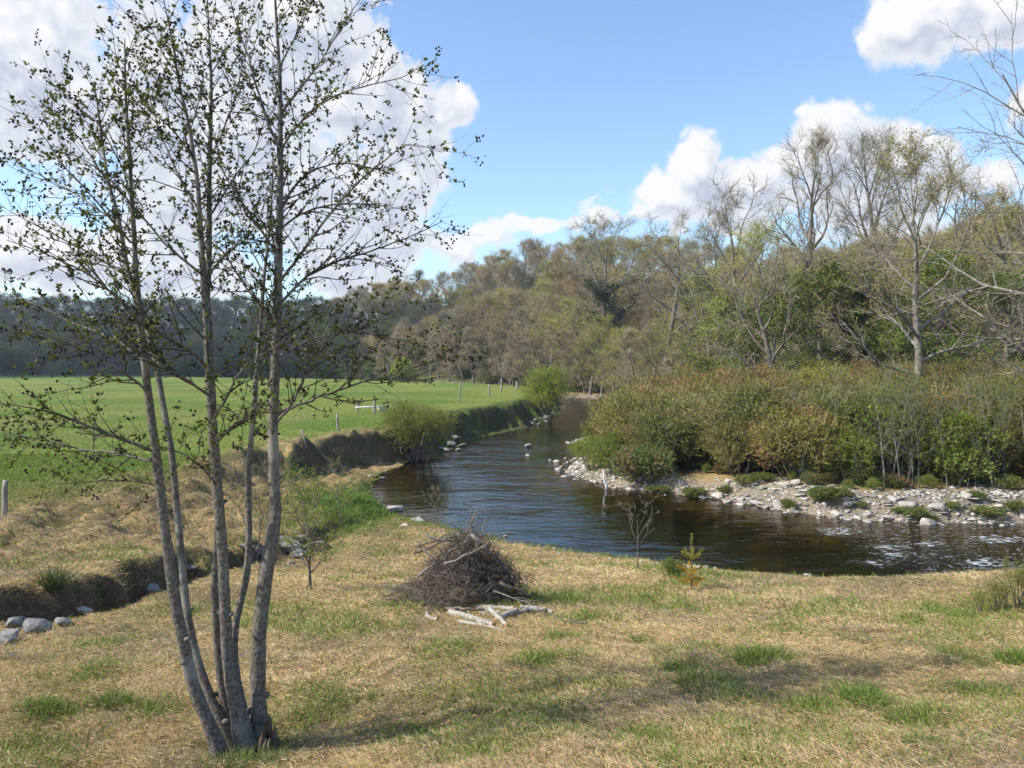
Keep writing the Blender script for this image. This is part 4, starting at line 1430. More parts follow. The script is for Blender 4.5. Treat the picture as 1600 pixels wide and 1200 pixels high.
for k, (px, py, w, me, lab) in enumerate([
        (130, 956, 34, RP[1], 'lone pale rock on the near lip of the ditch'), (238, 930, 44, RG[0], 'grey rock in the ditch left of the alder stems'), (214, 940, 18, RG[2], 'small dark rock next to the grey one in the ditch'),
        (58, 990, 58, RG[3], 'large tilted grey slab in the ditch at the left'), (10, 1004, 60, RG[1], 'grey rock in the ditch at the left edge'), (28, 980, 44, RG[0], 'pale grey rock above the tilted slab'), (98, 978, 34, RG[3], 'small grey rock right of the tilted slab'), (20, 1028, 20, RG[0], 'small dark rock lowest in the ditch'),
        (405, 864, 42, RG[0], 'grey boulder in the gully behind the right alder stem'), (448, 860, 60, RG[1], 'large pale grey boulder in the stony gully'), (468, 872, 48, RG[2], 'slanted grey boulder behind the near sapling'), (498, 864, 66, RG[2], 'sloping flat slab at the right end of the gully'), (425, 880, 20, RG[3], 'dark stone at the foot of the gully boulders'), (455, 884, 22, RG[0], 'small grey stone below the gully boulders'),
        (386, 862, 34, RG[1], 'grey stone between two alder stems'), (345, 866, 30, RG[3], 'dark stone in the gully left of the middle stem'), (385, 1020, 16, RG[1], 'grey stone in the straw between the alder stems'),
        (470, 848, 44, RG[1], 'flat grey stone farthest up the gully'), (296, 892, 30, RG[2], 'dark stone in the ditch behind the left stems')]):
    rock(me, px, py, w, lab, k * 2.1, None, .02, tilt=(.25 * math.sin(k * 3), .3 * math.cos(k * 2)))
for k, (px, py, w) in enumerate([(705, 700, 22), (712, 692, 26), (722, 698, 18), (698, 706, 16), (730, 690, 14), (716, 704, 12), (690, 702, 14)]):
    rock(RG[k % 4], px, py, w, 'grey rock in the heap beside the willow bush', k * 1.9, 'rocks beside the willow bush', .0, tilt=(.3 * math.sin(k), .3))
for k, (px, py, w) in enumerate([(830, 664, 13), (838, 660, 16), (846, 657, 15), (853, 654, 14), (860, 652, 12), (835, 653, 12), (848, 648, 13), (858, 645, 11), (826, 660, 9), (842, 664, 9), (854, 659, 9), (865, 648, 8)]):
    rock(RG[(k * 3) % 4], px, py, w, 'grey rock in the rubble below the bright willow bush', k * 1.7, 'rubble rocks below the bright willow', .0, tilt=(.3 * math.sin(k), .3))
for k, (px, py, w) in enumerate([(880, 862, 12), (873, 865, 9), (866, 859, 8), (905, 868, 7), (932, 872, 9), (952, 874, 12), (965, 877, 8), (1003, 878, 10), (1012, 876, 8), (1018, 881, 11), (1027, 880, 8), (1036, 882, 10), (1050, 884, 9), (1092, 888, 14), (1103, 886, 10), (1118, 889, 10), (1128, 892, 8), (1140, 893, 7), (868, 863, 6)]):
    rock(RP[k % 5], px, py, w, 'pale stone at the water edge of the near bank', k * 1.1, 'pale stones along the near bank', .1)

# shingle: the larger stones one by one, the rest as gravel
r9 = np.random.default_rng(77)
GR = np.array(FAR_BANK)
ns = 0
pts = []
for i in range(15, len(GR) - 1):
    a, b = GR[i], GR[i + 1]
    L_ = np.linalg.norm(b - a)
    for k in range(int(L_ * 6) + 1):
        q = a + (b - a) * r9.random()
        nrm = np.array([b[1] - a[1], -(b[0] - a[0])]) / max(L_, .01)
        off = abs(r9.normal()) * 1.1 - .2
        pts.append(q - nrm * off)
pts = np.array(pts)
keepm = []
A = land(pts[:, 0], pts[:, 1])
for q, z, srv in zip(pts, A['z'], A['sr']):
    if q[0] > 22 or q[1] < 20 or srv < -.25:
        continue
    d = q[1]
    size = min(.42, r9.gamma(2.2, .085) + .06 if q[0] > 10.5 else r9.gamma(2, .07) + .05)
    if ns >= 215 or any((q[0] - e[0]) ** 2 + (q[1] - e[1]) ** 2 < (size + e[2]) ** 2 * .5 for e in keepm):
        continue
    keepm.append((q[0], q[1], size))
    pxx = q[0] / d * F + 800
    where = 'along the shingle edge right of the low plants' if pxx > 1200 else 'along the narrow shingle below the gorse' if pxx > 1000 else 'on the shingle point' if d < 52 else 'on the pale gravel spits'
    single('rock', RP[r9.integers(0, 5)], ('large white stone ' if size > .3 else 'white stone ') + where, 'rock', (q[0], q[1], max(z, -.05) + size * .12), (r9.normal() * .2, r9.normal() * .2, r9.random() * 6.28), size, 'white stones of the shingle')
    ns += 1
print('shingle stones', ns)
bm = hull(5, 11, .6)
bmesh.ops.triangulate(bm, faces=bm.faces[:])
bm.verts.index_update()
hV = np.array([v.co[:] for v in bm.verts])
hT = np.array([[v.index for v in f.verts] for f in bm.faces])
bm.free()
X_ = r9.uniform(1.5, 36, 150000)
Y_ = r9.uniform(28, 165, 150000)
kk = (np.abs(X_) < .7 * Y_) & (r9.random(150000) < (32 / Y_) ** 1.2)
X_, Y_ = X_[kk], Y_[kk]
A = land(X_, Y_)
kk = (r9.random(len(X_)) < A['gravel'] * 1.0) & (~A['near']) & (~A['cliff']) & (A['sr'] > -.1)
X_, Y_, Z_ = X_[kk][:15000], Y_[kk][:15000], A['z'][kk][:15000]
g = Geo()
n = len(X_)
t = r9.random((n, 1))
cols = (np.array([.19, .17, .145]) * (1 - t) + np.array([.52, .475, .415]) * t)
scatter(g, (hV, None, hT), np.stack([X_, Y_, Z_ + .01], 1), np.stack([r9.gamma(2.0, .045, n) + .035, r9.gamma(2.0, .035, n) + .03], 1), r9.random(n) * 6.28, None, cols)
gv = part('gravel', g.mesh('gravel', leaf_mat('gravel_stone', 0, 0, rough=.9), False))
gv['kind'] = 'stuff'
print('gravel', n)

# ------------------------------------------------------------------ posts and rail fence
def post_mesh(h, r_, lean=.03, seed=0):
    rr = np.random.default_rng(abs(seed))
    g = Geo()
    z = np.linspace(-.2, h, 6)
    P = np.stack([lean * z + rr.normal(size=6) * r_ * .12, rr.normal(size=6) * r_ * .1, z], 1)
    g.tube(P, np.array([1.1, 1.05, 1, 1, .95, .9]) * r_, 7, None, True)
    return g


for k, (px, py, top, wpx, lab) in enumerate([
        (7, 803, 742, 9, 'thick weathered post at the left edge of the field'), (528, 672, 646, 4, 'thin fence post nearest the rail fence'), (718, 628, 598, 2.5, 'tall thin fence post right of the willow bush'),
        (765, 618, 600, 2.6, 'short thin post on the field edge above the cliff'), (783, 613, 592, 3, 'tall post on the field edge next to the bright willow'), (808, 607, 596, 4, 'pale post against the bright willow bush')]):
    q = ground_at(px, py)
    s_ = q[1] / F
    single('fence_post', post_mesh((py - top) * s_, wpx * s_ / 2, .04 * (-1) ** k, k).mesh('fence_post', M_POST), lab, 'fence post', q)
for k, (px, py) in enumerate([(724, 604), (745, 605), (757, 606), (790, 608)]):
    q = ground_at(px, py)
    single('fence_post', post_mesh(.95, .055, .0, 20 + k).mesh('fence_post', M_POST), 'small far fence post along the river end of the field', 'fence post', q, 0, 1, 'far fence posts along the river')
q = ground_at(579, 646)
s_ = q[1] / F
fence = thing('rail_fence', 'short rail fence of grey posts with one pale rail by the willow bush', 'fence', q)
for dx, dy, h in [(-24, 1.0, 20), (10, -1.2, 22), (24, .3, 17)]:
    o = part('post', post_mesh(h * s_, 1.9 * s_, .02, int(dx)).mesh('post', M_POST), fence)
    o.location = (dx * s_, dy, gz(q[0] + dx * s_, q[1] + dy) - q[2])
g = Geo()
g.tube(np.array([[-27 * s_, .82, .46], [0, .85, .5], [27 * s_, .86, .54]]), [.075, .08, .075], 6, None, True)
part('rail', g.mesh('rail', M_RAIL), fence)
g = Geo()
g.tube(np.array([[0, 0, 0], [0, 0, .02], [0, 0, .36], [0, 0, .4]]), [.26, .3, .36, .37], 14)
g.tube(np.array([[0, 0, .4], [0, 0, .36], [0, 0, .04]]), [.37, .33, .27], 14, None, True)
p2 = ground_at(596, 643)
single('feed_bucket', g.mesh('feed_bucket', M_RAIL), 'small pale bucket on the ground at the right end of the rail fence', 'bucket', p2)
q = ground_at(471, 690)
o = thing('leaning_stakes', 'pair of short grey stakes leaning together on the field edge', 'stakes', q)
for a in (-.12, .14):
    g = Geo()
    g.tube(np.array([[a * 1.6, 0, -.1], [a * .9, .03, .4], [a * .25, .05, .82]]), [.045, .04, .035], 6, None, True)
    part('stake', g.mesh('stake', M_POST), o)

# ------------------------------------------------------------------ brush pile
q = ground_at(735, 940)
S_ = q[1] / F
pile = thing('brush_pile', 'big heap of dark cut twigs and branches on the straw by the river', 'brush pile', q)
r5 = np.random.default_rng(15)
g = Geo()
Hp, Rp = 110 * S_, 97 * S_


def pile_surface(a, f):
    """point on the heap at bearing a, fraction f from the rim (0) to the top (1)"""
    rad = Rp * (1 - f) ** .8 * (1 + .12 * math.sin(3 * a + 1)) * (1.12 if math.cos(a) < 0 else .95)
    return np.array([math.cos(a) * rad, math.sin(a) * rad * .9, Hp * f ** .85])


for i in range(2300):
    a = r5.random() * 6.283
    f = min(.97, abs(r5.beta(1.1, 1.8)))
    c0 = pile_surface(a, f) * (r5.uniform(.62, 1.03))
    tang = unit(np.array([-math.sin(a), math.cos(a), 0]) * r5.normal() + (pile_surface(a, min(1, f + .1)) - pile_surface(a, f)) / .3 * r5.normal() * .8 + r5.normal(size=3) * .35)
    L_ = r5.uniform(.25, .8)
    k = np.linspace(-.5, .5, 5)[:, None]
    sag = unit(c0 * [1, 1, .4] + [0, 0, .05]) * -.35
    P = c0 + tang * k * L_ + sag * (k ** 2) * L_ * r5.uniform(.2, 1.4) + r5.normal(size=(5, 3)) * .016
    P[:, 2] = np.maximum(P[:, 2], .0)
    rr = r5.uniform(.003, .0065)
    g.tube(P, np.array([1, .9, .8, .6, .3]) * rr, 3)
for i in range(420):
    a = r5.normal(3.3, .75)
    rad = Rp * r5.uniform(.85, 1.45)
    c0 = np.array([math.cos(a) * rad, math.sin(a) * rad * .8, r5.random() * .12])
    tang = unit(np.array([math.cos(a), math.sin(a), 0]) + r5.normal(size=3) * [.6, .6, .15])
    k = np.linspace(-.5, .5, 4)[:, None]
    P = c0 + tang * k * r5.uniform(.15, .55) + r5.normal(size=(4, 3)) * .02
    P[:, 2] = np.maximum(P[:, 2], .01)
    g.tube(P, np.array([1, .9, .7, .3]) * r5.uniform(.0025, .005), 3)
for i in range(260):
    a = r5.random() * 6.283
    f = r5.random() ** .7
    c0 = pile_surface(a, f * .97)
    d = unit(c0 * [1, 1, .8] + r5.normal(size=3) * .45 + [0, 0, .25])
    L_ = r5.uniform(.1, .38)
    g.tube(np.array([c0 - d * .1, c0 + d * L_ * .5 + r5.normal(size=3) * .02, c0 + d * L_ + r5.normal(size=3) * .04]), [.005, .0035, .0015], 3)
part('twig_heap', g.mesh('twig_heap', leaf_mat('dark_twig', 0, 0) if False else bark_mat('dark_twig_bark', (.065, .05, .043), (.19, .155, .13), (9, 9, 9), .1)), pile)
for i, (x0, y0, x1, y1, w) in enumerate([(655, 892, 742, 838, 4), (650, 858, 720, 832, 4), (668, 832, 760, 856, 3.4), (652, 848, 730, 822, 3), (700, 866, 765, 842, 5), (690, 880, 742, 812, 3.6), (742, 826, 800, 902, 6), (756, 840, 812, 912, 5),
                                         (720, 862, 742, 800, 2.6), (735, 870, 738, 792, 2.2), (748, 866, 758, 810, 2.4), (780, 896, 822, 918, 7), (640, 940, 700, 934, 4), (634, 936, 690, 938, 4), (770, 905, 838, 930, 3), (655, 842, 690, 870, 3), (700, 868, 690, 822, 2.2), (760, 862, 772, 818, 2)]):
    z0 = max(.03, (940 - y0) * S_)
    z1 = max(.03, (940 - y1) * S_)
    dep = -.25 - .5 * min(1, max(0, (y0 + y1) / 2 - 850) / 90)
    A0 = np.array([(x0 - 735) * S_, dep + r5.normal() * .12, z0])
    A1 = np.array([(x1 - 735) * S_, dep + .2 + r5.normal() * .2, z1])
    k = np.linspace(0, 1, 6)[:, None]
    P = A0 + (A1 - A0) * k + r5.normal(size=(6, 3)) * .022
    g = Geo()
    g.tube(P, np.linspace(1, .45, 6) * w * S_ * .5, 6, None, True)
    for j in range(5):
        t0 = r5.uniform(.4, 1)
        b = A0 + (A1 - A0) * t0
        d = unit((A1 - A0) + r5.normal(size=3) * .6)
        g.tube(np.array([b, b + d * .12 + r5.normal(size=3) * .01, b + d * r5.uniform(.2, .4) + r5.normal(size=3) * .03]), [.006, .005, .002], 4)
    part('branch', g.mesh('branch', M_STICK if i % 2 else bark_mat('greyed_stick', (.15, .13, .11), (.32, .28, .235), (20, 20, 20), .2)), pile)
# a few green leaves still on the cut tops
g = Geo()
n = 130
P = np.stack([(r5.normal(715, 20, n) - 735) * S_, r5.normal(.1, .2, n), (940 - r5.normal(838, 11, n)) * S_], 1)
t = r5.random((n, 1))
g.leaves(P, unit(r5.normal(size=(n, 3))), .05, .017, np.array([.07, .11, .02]) * (1 - t) + np.array([.17, .21, .05]) * t, r5)
part('foliage', g.mesh('foliage', M_LEAF, False), pile)


# ------------------------------------------------------------------ cut logs
def log(pts, r0, r1, mat, name, label, lift=0.0, cut=True, cat='log', twist=.006):
    G3 = [ground_at(*p_) for p_ in pts]
    base = G3[0]
    k = np.linspace(0, len(pts) - 1, len(pts) * 3)
    P = np.array([[np.interp(v, range(len(pts)), [e[j] for e in G3]) for j in range(3)] for v in k]) - base
    rr = np.linspace(r0, r1, len(P)) * S_ * .42
    r_ = np.random.default_rng(int(pts[0][0] * 7 + pts[0][1]))
    P += r_.normal(size=P.shape) * twist
    P[:, 2] += rr + np.linspace(lift if not hasattr(lift, '__len__') else lift[0], lift if not hasattr(lift, '__len__') else lift[1], len(P))
    o = thing(name, label, cat, base)
    g = Geo()
    g.tube(P, rr, 10)
    part('bark', g.mesh('bark', mat), o)
    if cut:
        for e, nb in ((0, 1), (-1, -2)):
            ax = unit(P[e] - P[nb])
            g = Geo()
            g.tube(np.array([P[e] - ax * .004, P[e] + ax * .006]), [rr[e] * .97, rr[e] * .95], 10, None, True)
            part('cut_end', g.mesh('cut_end', M_CUT), o)
    return o


log([(744, 953), (775, 954), (804, 956)], 10, 9, M_BIRCH, 'cut_log', 'straight pale log at the back of the log heap')
log([(750, 962), (776, 961), (802, 963)], 8, 8, M_BIRCH, 'cut_log', 'pale log lying just in front of the straight back log')
log([(704, 963), (735, 970), (771, 981)], 12, 9, M_BIRCH, 'cut_log', 'thickest pale log slanting left in the log heap')
log([(718, 974), (752, 979), (775, 985), (790, 988)], 6, 4, M_BIRCH, 'cut_log', 'thin crooked pale log lowest in the heap', 0, False)
log([(764, 966), (780, 974), (792, 982)], 8, 6, M_BIRCH, 'cut_log', 'short pale log leaning across the thickest log', (.10, .02))
log([(776, 972), (790, 968), (808, 963)], 8, 10, M_BIRCH, 'cut_log', 'short log showing an orange cut end in the middle of the heap', (.0, .05))
log([(800, 964), (828, 960), (852, 959)], 9, 9, M_BIRCH, 'cut_log', 'pale log with orange cut end on the right of the heap', (.03, .02))
log([(812, 957), (840, 956), (864, 961)], 7, 7, M_BIRCH, 'cut_log', 'rightmost thin log with reddish cut end', (.05, .01))
log([(696, 958), (725, 962), (756, 966)], 5, 4, M_STICK, 'dead_stick', 'dark straight stick lying across the left logs', (.06, .11), False, 'stick')
log([(840, 966), (868, 969), (890, 974), (918, 977)], 5, 3, M_STICK, 'dead_stick', 'long thin dark branch trailing right of the logs', 0.01, False, 'stick')
log([(850, 962), (872, 964), (888, 965)], 4, 2.5, M_STICK, 'dead_stick', 'short dark stick behind the long thin branch', 0.01, False, 'stick')
log([(668, 961), (668, 966), (676, 970), (684, 971)], 7, 6, M_BIRCH, 'cut_log', 'small curved pale offcut left of the logs', 0, False)
log([(634, 944), (655, 945), (672, 944)], 4, 3, M_BIRCH, 'dead_stick', 'pale split stick at the left foot of the brush pile', 0, False, 'stick')

# bleached branch on the shingle point
q = ground_at(947, 764)
s_ = q[1] / F
g = Geo()
g.tube(np.array([[0, 0, -.1], [.02, 0, .2], [-.1, .03, .5], [-.12, 0, .95]]), [.075, .07, .05, .03], 7, None, True)
single('bleached_branch', g.mesh('bleached_branch', bark_mat('bleached_wood', (.45, .43, .40), (.7, .68, .64), (20, 20, 4), .2)), 'white bleached branch standing upright in the shingle point', 'branch', q)
q = ground_at(1425, 640)
single('tree_marker', rock_mesh(3, M_WHITE, .4, 'tree_marker'), 'small white marker at the base of the pale budding trunk', 'marker', (px_at(1428, 45.4), 45.4, CAMZ - 45.4 * 38 / F), 0, .28)

# ------------------------------------------------------------------ young planted trees on our bank
def young(px, py, top, label, seed, name='sapling_tree', leafn=0, bark=None, stems=1, width=.3, nl=8, clear=.35, leafc=((.10, .14, .025), (.2, .22, .05)), leafl=.03, r0=None, twc=BR, a0=60, env='round', wig=.08, sub=4, twn=4, cat='sapling', tww=.003):
    q = ground_at(px, py)
    H = (py - top) * q[1] / F
    T, Cg, iv = grow(seed=seed, H=H, r0=r0 or H * .013, clear=clear, nl=nl, width=width, a0=a0, a1=25, wig=wig, up=.45, env=env, sub=sub, subsub=2, twn=twn, twl=.13 * H / 2, tww=tww, twc=twc, leafn=leafn, leafl=leafl, leafc=leafc, stems=stems, spread0=.03)
    o = thing(name, label, cat, q)
    part('trunk', T.mesh('trunk', bark or M_BARK), o)
    part('crown', Cg.mesh('crown', M_LEAF, False), o)
    return o


young(485, 922, 725, 'slim young tree with fine fresh green leaves beyond the alder', 11, leafn=1300, leafl=.042, nl=16, width=.22, clear=.26, r0=.034, leafc=((.12, .17, .03), (.25, .29, .06)))
young(996, 890, 772, 'small bare young tree with pale twigs on the river bank', 12, bark=M_BARK, nl=6, width=.36, clear=.42, a0=45, twc=((.40, .36, .30), (.6, .55, .47)), leafn=20, r0=.022, sub=3, twn=2, tww=.002)
young(398, 870, 690, 'cluster of thin bare stems rising from the stony gully', 13, stems=3, nl=9, width=.18, clear=.3, leafn=60, r0=.03, twc=RED)
young(533, 820, 705, 'thin lone sapling in front of the lush grass', 14, nl=9, width=.14, clear=.35, leafn=120, r0=.02)
young(682, 830, 752, 'thin sapling behind the brush pile', 15, nl=8, width=.2, clear=.3, leafn=80, r0=.02)
young(450, 760, 715, 'low twiggy shrub below the rough bank', 16, stems=3, nl=9, width=.4, clear=.1, leafn=200, r0=.025, twc=RED)
young(362, 760, 700, 'red brown twiggy shrub on the rough bank between the stems', 17, stems=3, nl=9, width=.45, clear=.08, leafn=0, r0=.03, twc=RED)
q = ground_at(1062, 906)
shrub('lowplant', 'leafy_shrub', 'small round green shrub beside the yellow conifer', 'bush', q[0] - .05, q[1] + .25, .40, 0, None, .8, q[2])
for k, (px, py, H, lab) in enumerate([(1562, 955, .6, 'tall broom like weed at the right edge of the straw'), (1594, 948, .75, 'broom like weed cut by the right photo edge'), (1532, 958, .4, 'lower broom like weed left of the tall ones'), (1572, 898, .45, 'single weed stalk at the crest against the water')]):
    q = ground_at(px, py)
    shrub('paleweed', 'broom_weed', lab, 'weed', q[0], q[1], H, k * 2, None, 1.0 if k < 3 else .35, q[2])

q = ground_at(1080, 925)
s_ = q[1] / F
con = thing('conifer_sapling', 'small yellowing conifer sapling with upswept top shoots near the water', 'sapling', q)
g = Geo()
Hc = 92 * s_
g.tube(np.array([[0, 0, -.05], [.005, 0, Hc * .4], [0, .01, Hc * .75], [.0, 0, Hc]]), [.014, .011, .008, .003], 6)
part('trunk', g.mesh('trunk', M_BARK), con)
g = Geo()
rc = np.random.default_rng(8)
sh = [((0, 0, Hc * .55), (0, 0, 1), Hc * .45, 0)]
for a in (0.3, 1.2, 2.2, 3.4, 4.6, 5.4):
    sh.append(((0, 0, Hc * .56), (math.cos(a) * .9, math.sin(a) * .9, rc.uniform(.55, 1.0)), Hc * rc.uniform(.18, .28), 0))
for i in range(12):
    a = i * 2.4
    sh.append(((0, 0, Hc * (.10 + .03 * i)), (math.cos(a + rc.normal() * .4), math.sin(a + rc.normal() * .4), rc.uniform(-.15, .55)), Hc * rc.uniform(.16, .36), 1))
for (b, d, L_, old) in sh:
    d = unit(np.array(d))
    n = 200
    t = rc.random(n)
    P = np.array(b) + d * (t * L_)[:, None]
    o = unit(rc.normal(size=(n, 3)))
    c = np.where(rc.random((n, 1)) < .75, [.50, .30, .05], [.33, .31, .06]) if old else np.array([.38, .37, .08]) * rc.uniform(.6, 1.2, (n, 1))
    g.blades(P, unit(d * .7 + o * .8), .055, .0032, c, None, rc)
part('crown', g.mesh('crown', M_LEAF, False), con)

# ------------------------------------------------------------------ cattle in the field
def cow(px, py, d, rz, label, graze):
    x = px_at(px, d)
    g = Geo()
    el = lambda P, R: g.tube(np.array(P), R, 10, None, True)
    el([(-.85, 0, 1.05), (-.8, 0, 1.1), (-.4, 0, 1.02), (.1, 0, .98), (.5, 0, 1.05), (.75, 0, 1.1), (.85, 0, 1.1)], [.12, .3, .37, .39, .36, .28, .12])
    hd = [(.7, 0, 1.2), (1.0, 0, 1.05), (1.2, 0, .65), (1.3, 0, .3)] if graze else [(.7, 0, 1.2), (1.0, 0, 1.4), (1.2, 0, 1.45), (1.5, 0, 1.3)]
    el(hd, [.24, .2, .16, .09])
    for (lx, ly) in ((-.65, .2), (-.65, -.2), (.55, .2), (.55, -.2)):
        el([(lx, ly, .95), (lx - .04, ly, .5), (lx, ly, .02)], [.15, .085, .06])
    el([(-.85, 0, 1.25), (-.98, 0, 1.0), (-1.0, 0, .5)], [.04, .03, .05])
    for e in (-1, 1):
        b = hd[2]
        el([(b[0] - .1, e * .1, b[2] + .1), (b[0] - .12, e * .28, b[2] + .14)], [.05, .03])
    o = single('cow', g.mesh('cow', M_COW), label, 'cow', (x, d, gz(x, d)), rz)
    rm = o.modifiers.new('skin', 'REMESH')
    rm.mode = 'VOXEL'
    rm.voxel_size = .05
    rm.use_smooth_shade = True


cow(14, 592, 250, 0, 'lone dark cow far off near the hedge at the left edge', True)

# ------------------------------------------------------------------ the alder in the foreground
ra = np.random.default_rng(4)
ALD = thing('alder_tree', 'tall many stemmed alder with dark cones and small leaves in the foreground', 'tree', tuple(ground_at(388, 1165)))
A_O = np.array(ALD.location)


def trace(pts, d0, d1, wk=.5):
    """a stem or bough drawn from the photo, given its own depth and thickness: px, py, width in px"""
    n = len(pts)
    out, rad = [], []
    for i, p_ in enumerate(pts):
        d = d0 + (d1 - d0) * i / (n - 1)
        out.append(at_depth(p_[0], p_[1], d) - A_O)
        rad.append(p_[2] * d / F / 2 * wk)
    return np.array(out), np.array(rad)


def refine(P, R, m=4, wob=.006):
    n = len(P)
    k = np.linspace(0, n - 1, (n - 1) * m + 1)
    i = np.clip(k.astype(int), 0, n - 2)
    t = (k - i)[:, None]
    p0, p1, p2, p3 = P[np.maximum(i - 1, 0)], P[i], P[i + 1], P[np.minimum(i + 2, n - 1)]
    Q = .5 * (2 * p1 + (p2 - p0) * t + (2 * p0 - 5 * p1 + 4 * p2 - p3) * t ** 2 + (3 * p1 - p0 - 3 * p2 + p3) * t ** 3)
    Rr = np.interp(k, np.arange(n), R)
    Q = Q + ra.normal(size=Q.shape) * wob * np.minimum(1, Rr / .03)[:, None]
    return Q, Rr


STEMS = [
    ([(352, 1200, 44), (330, 1140, 41), (302, 1070, 39), (286, 1000, 37), (272, 930, 35), (262, 860, 32), (252, 780, 29), (243, 700, 27), (232, 620, 25), (224, 550, 22), (218, 490, 20), (213, 430, 17), (209, 360, 15), (204, 270, 12), (199, 200, 10), (196, 130, 7), (195, 60, 3)], 5.85, 5.45),
    ([(364, 1180, 36), (337, 1110, 32), (314, 1050, 29), (298, 990, 26), (288, 920, 24), (282, 850, 22), (275, 780, 20), (267, 700, 20), (256, 640, 19), (246, 580, 18), (235, 530, 17), (222, 490, 16), (202, 431, 14), (186, 345, 12), (170, 285, 10), (161, 232, 8), (155, 187, 6), (148, 130, 3)], 6.05, 6.7),
    ([(386, 1170, 54), (371, 1110, 45), (359, 1050, 40), (353, 980, 36), (350, 910, 34), (346, 840, 33), (340, 770, 32), (335, 700, 30), (331, 640, 29), (328, 580, 28), (325, 520, 27), (321, 460, 26), (316, 400, 17), (313, 350, 15), (309, 290, 14), (302, 240, 12), (294, 190, 10), (281, 135, 8), (271, 75, 6), (262, 30, 4), (252, -20, 3), (240, -80, 1.5)], 5.95, 5.7),
    ([(322, 480, 20), (326, 420, 18), (327, 350, 17), (327, 280, 15), (329, 200, 12), (330, 125, 9), (327, 65, 6), (325, 20, 4), (322, -60, 2)], 5.95, 6.4),
    ([(366, 1160, 32), (351, 1090, 30), (342, 1030, 29), (337, 960, 27), (336, 915, 26), (339, 860, 24), (341, 810, 19), (340, 765, 12), (338, 730, 5)], 6.15, 5.97),
    ([(388, 1150, 26), (374, 1080, 24), (366, 1020, 23), (370, 965, 22), (383, 910, 22), (389, 850, 20), (388, 780, 19), (390, 710, 18), (397, 640, 17), (402, 570, 15), (408, 500, 13), (412, 440, 11), (417, 395, 9), (422, 345, 7), (425, 300, 5), (426, 240, 2)], 6.2, 7.0),
    ([(410, 1180, 60), (404, 1110, 50), (403, 1050, 47), (406, 980, 45), (414, 910, 45), (424, 850, 42), (430, 800, 36), (428, 740, 33), (427, 680, 31), (429, 600, 29), (432, 520, 27), (435, 440, 25), (436, 360, 22), (438, 280, 19), (438, 200, 15), (437, 120, 12), (433, 50, 9), (430, 0, 7), (428, -60, 4), (426, -130, 2)], 6.05, 6.3)]
STEM_LABEL = ['leftmost outward leaning stem', 'thin second stem crossing behind the left one', 'thick central stem', 'right twin leader of the central stem', 'short stem running up into the back of the central stem', 'thin wavy stem', 'thickest stem at the right with cut knobs']
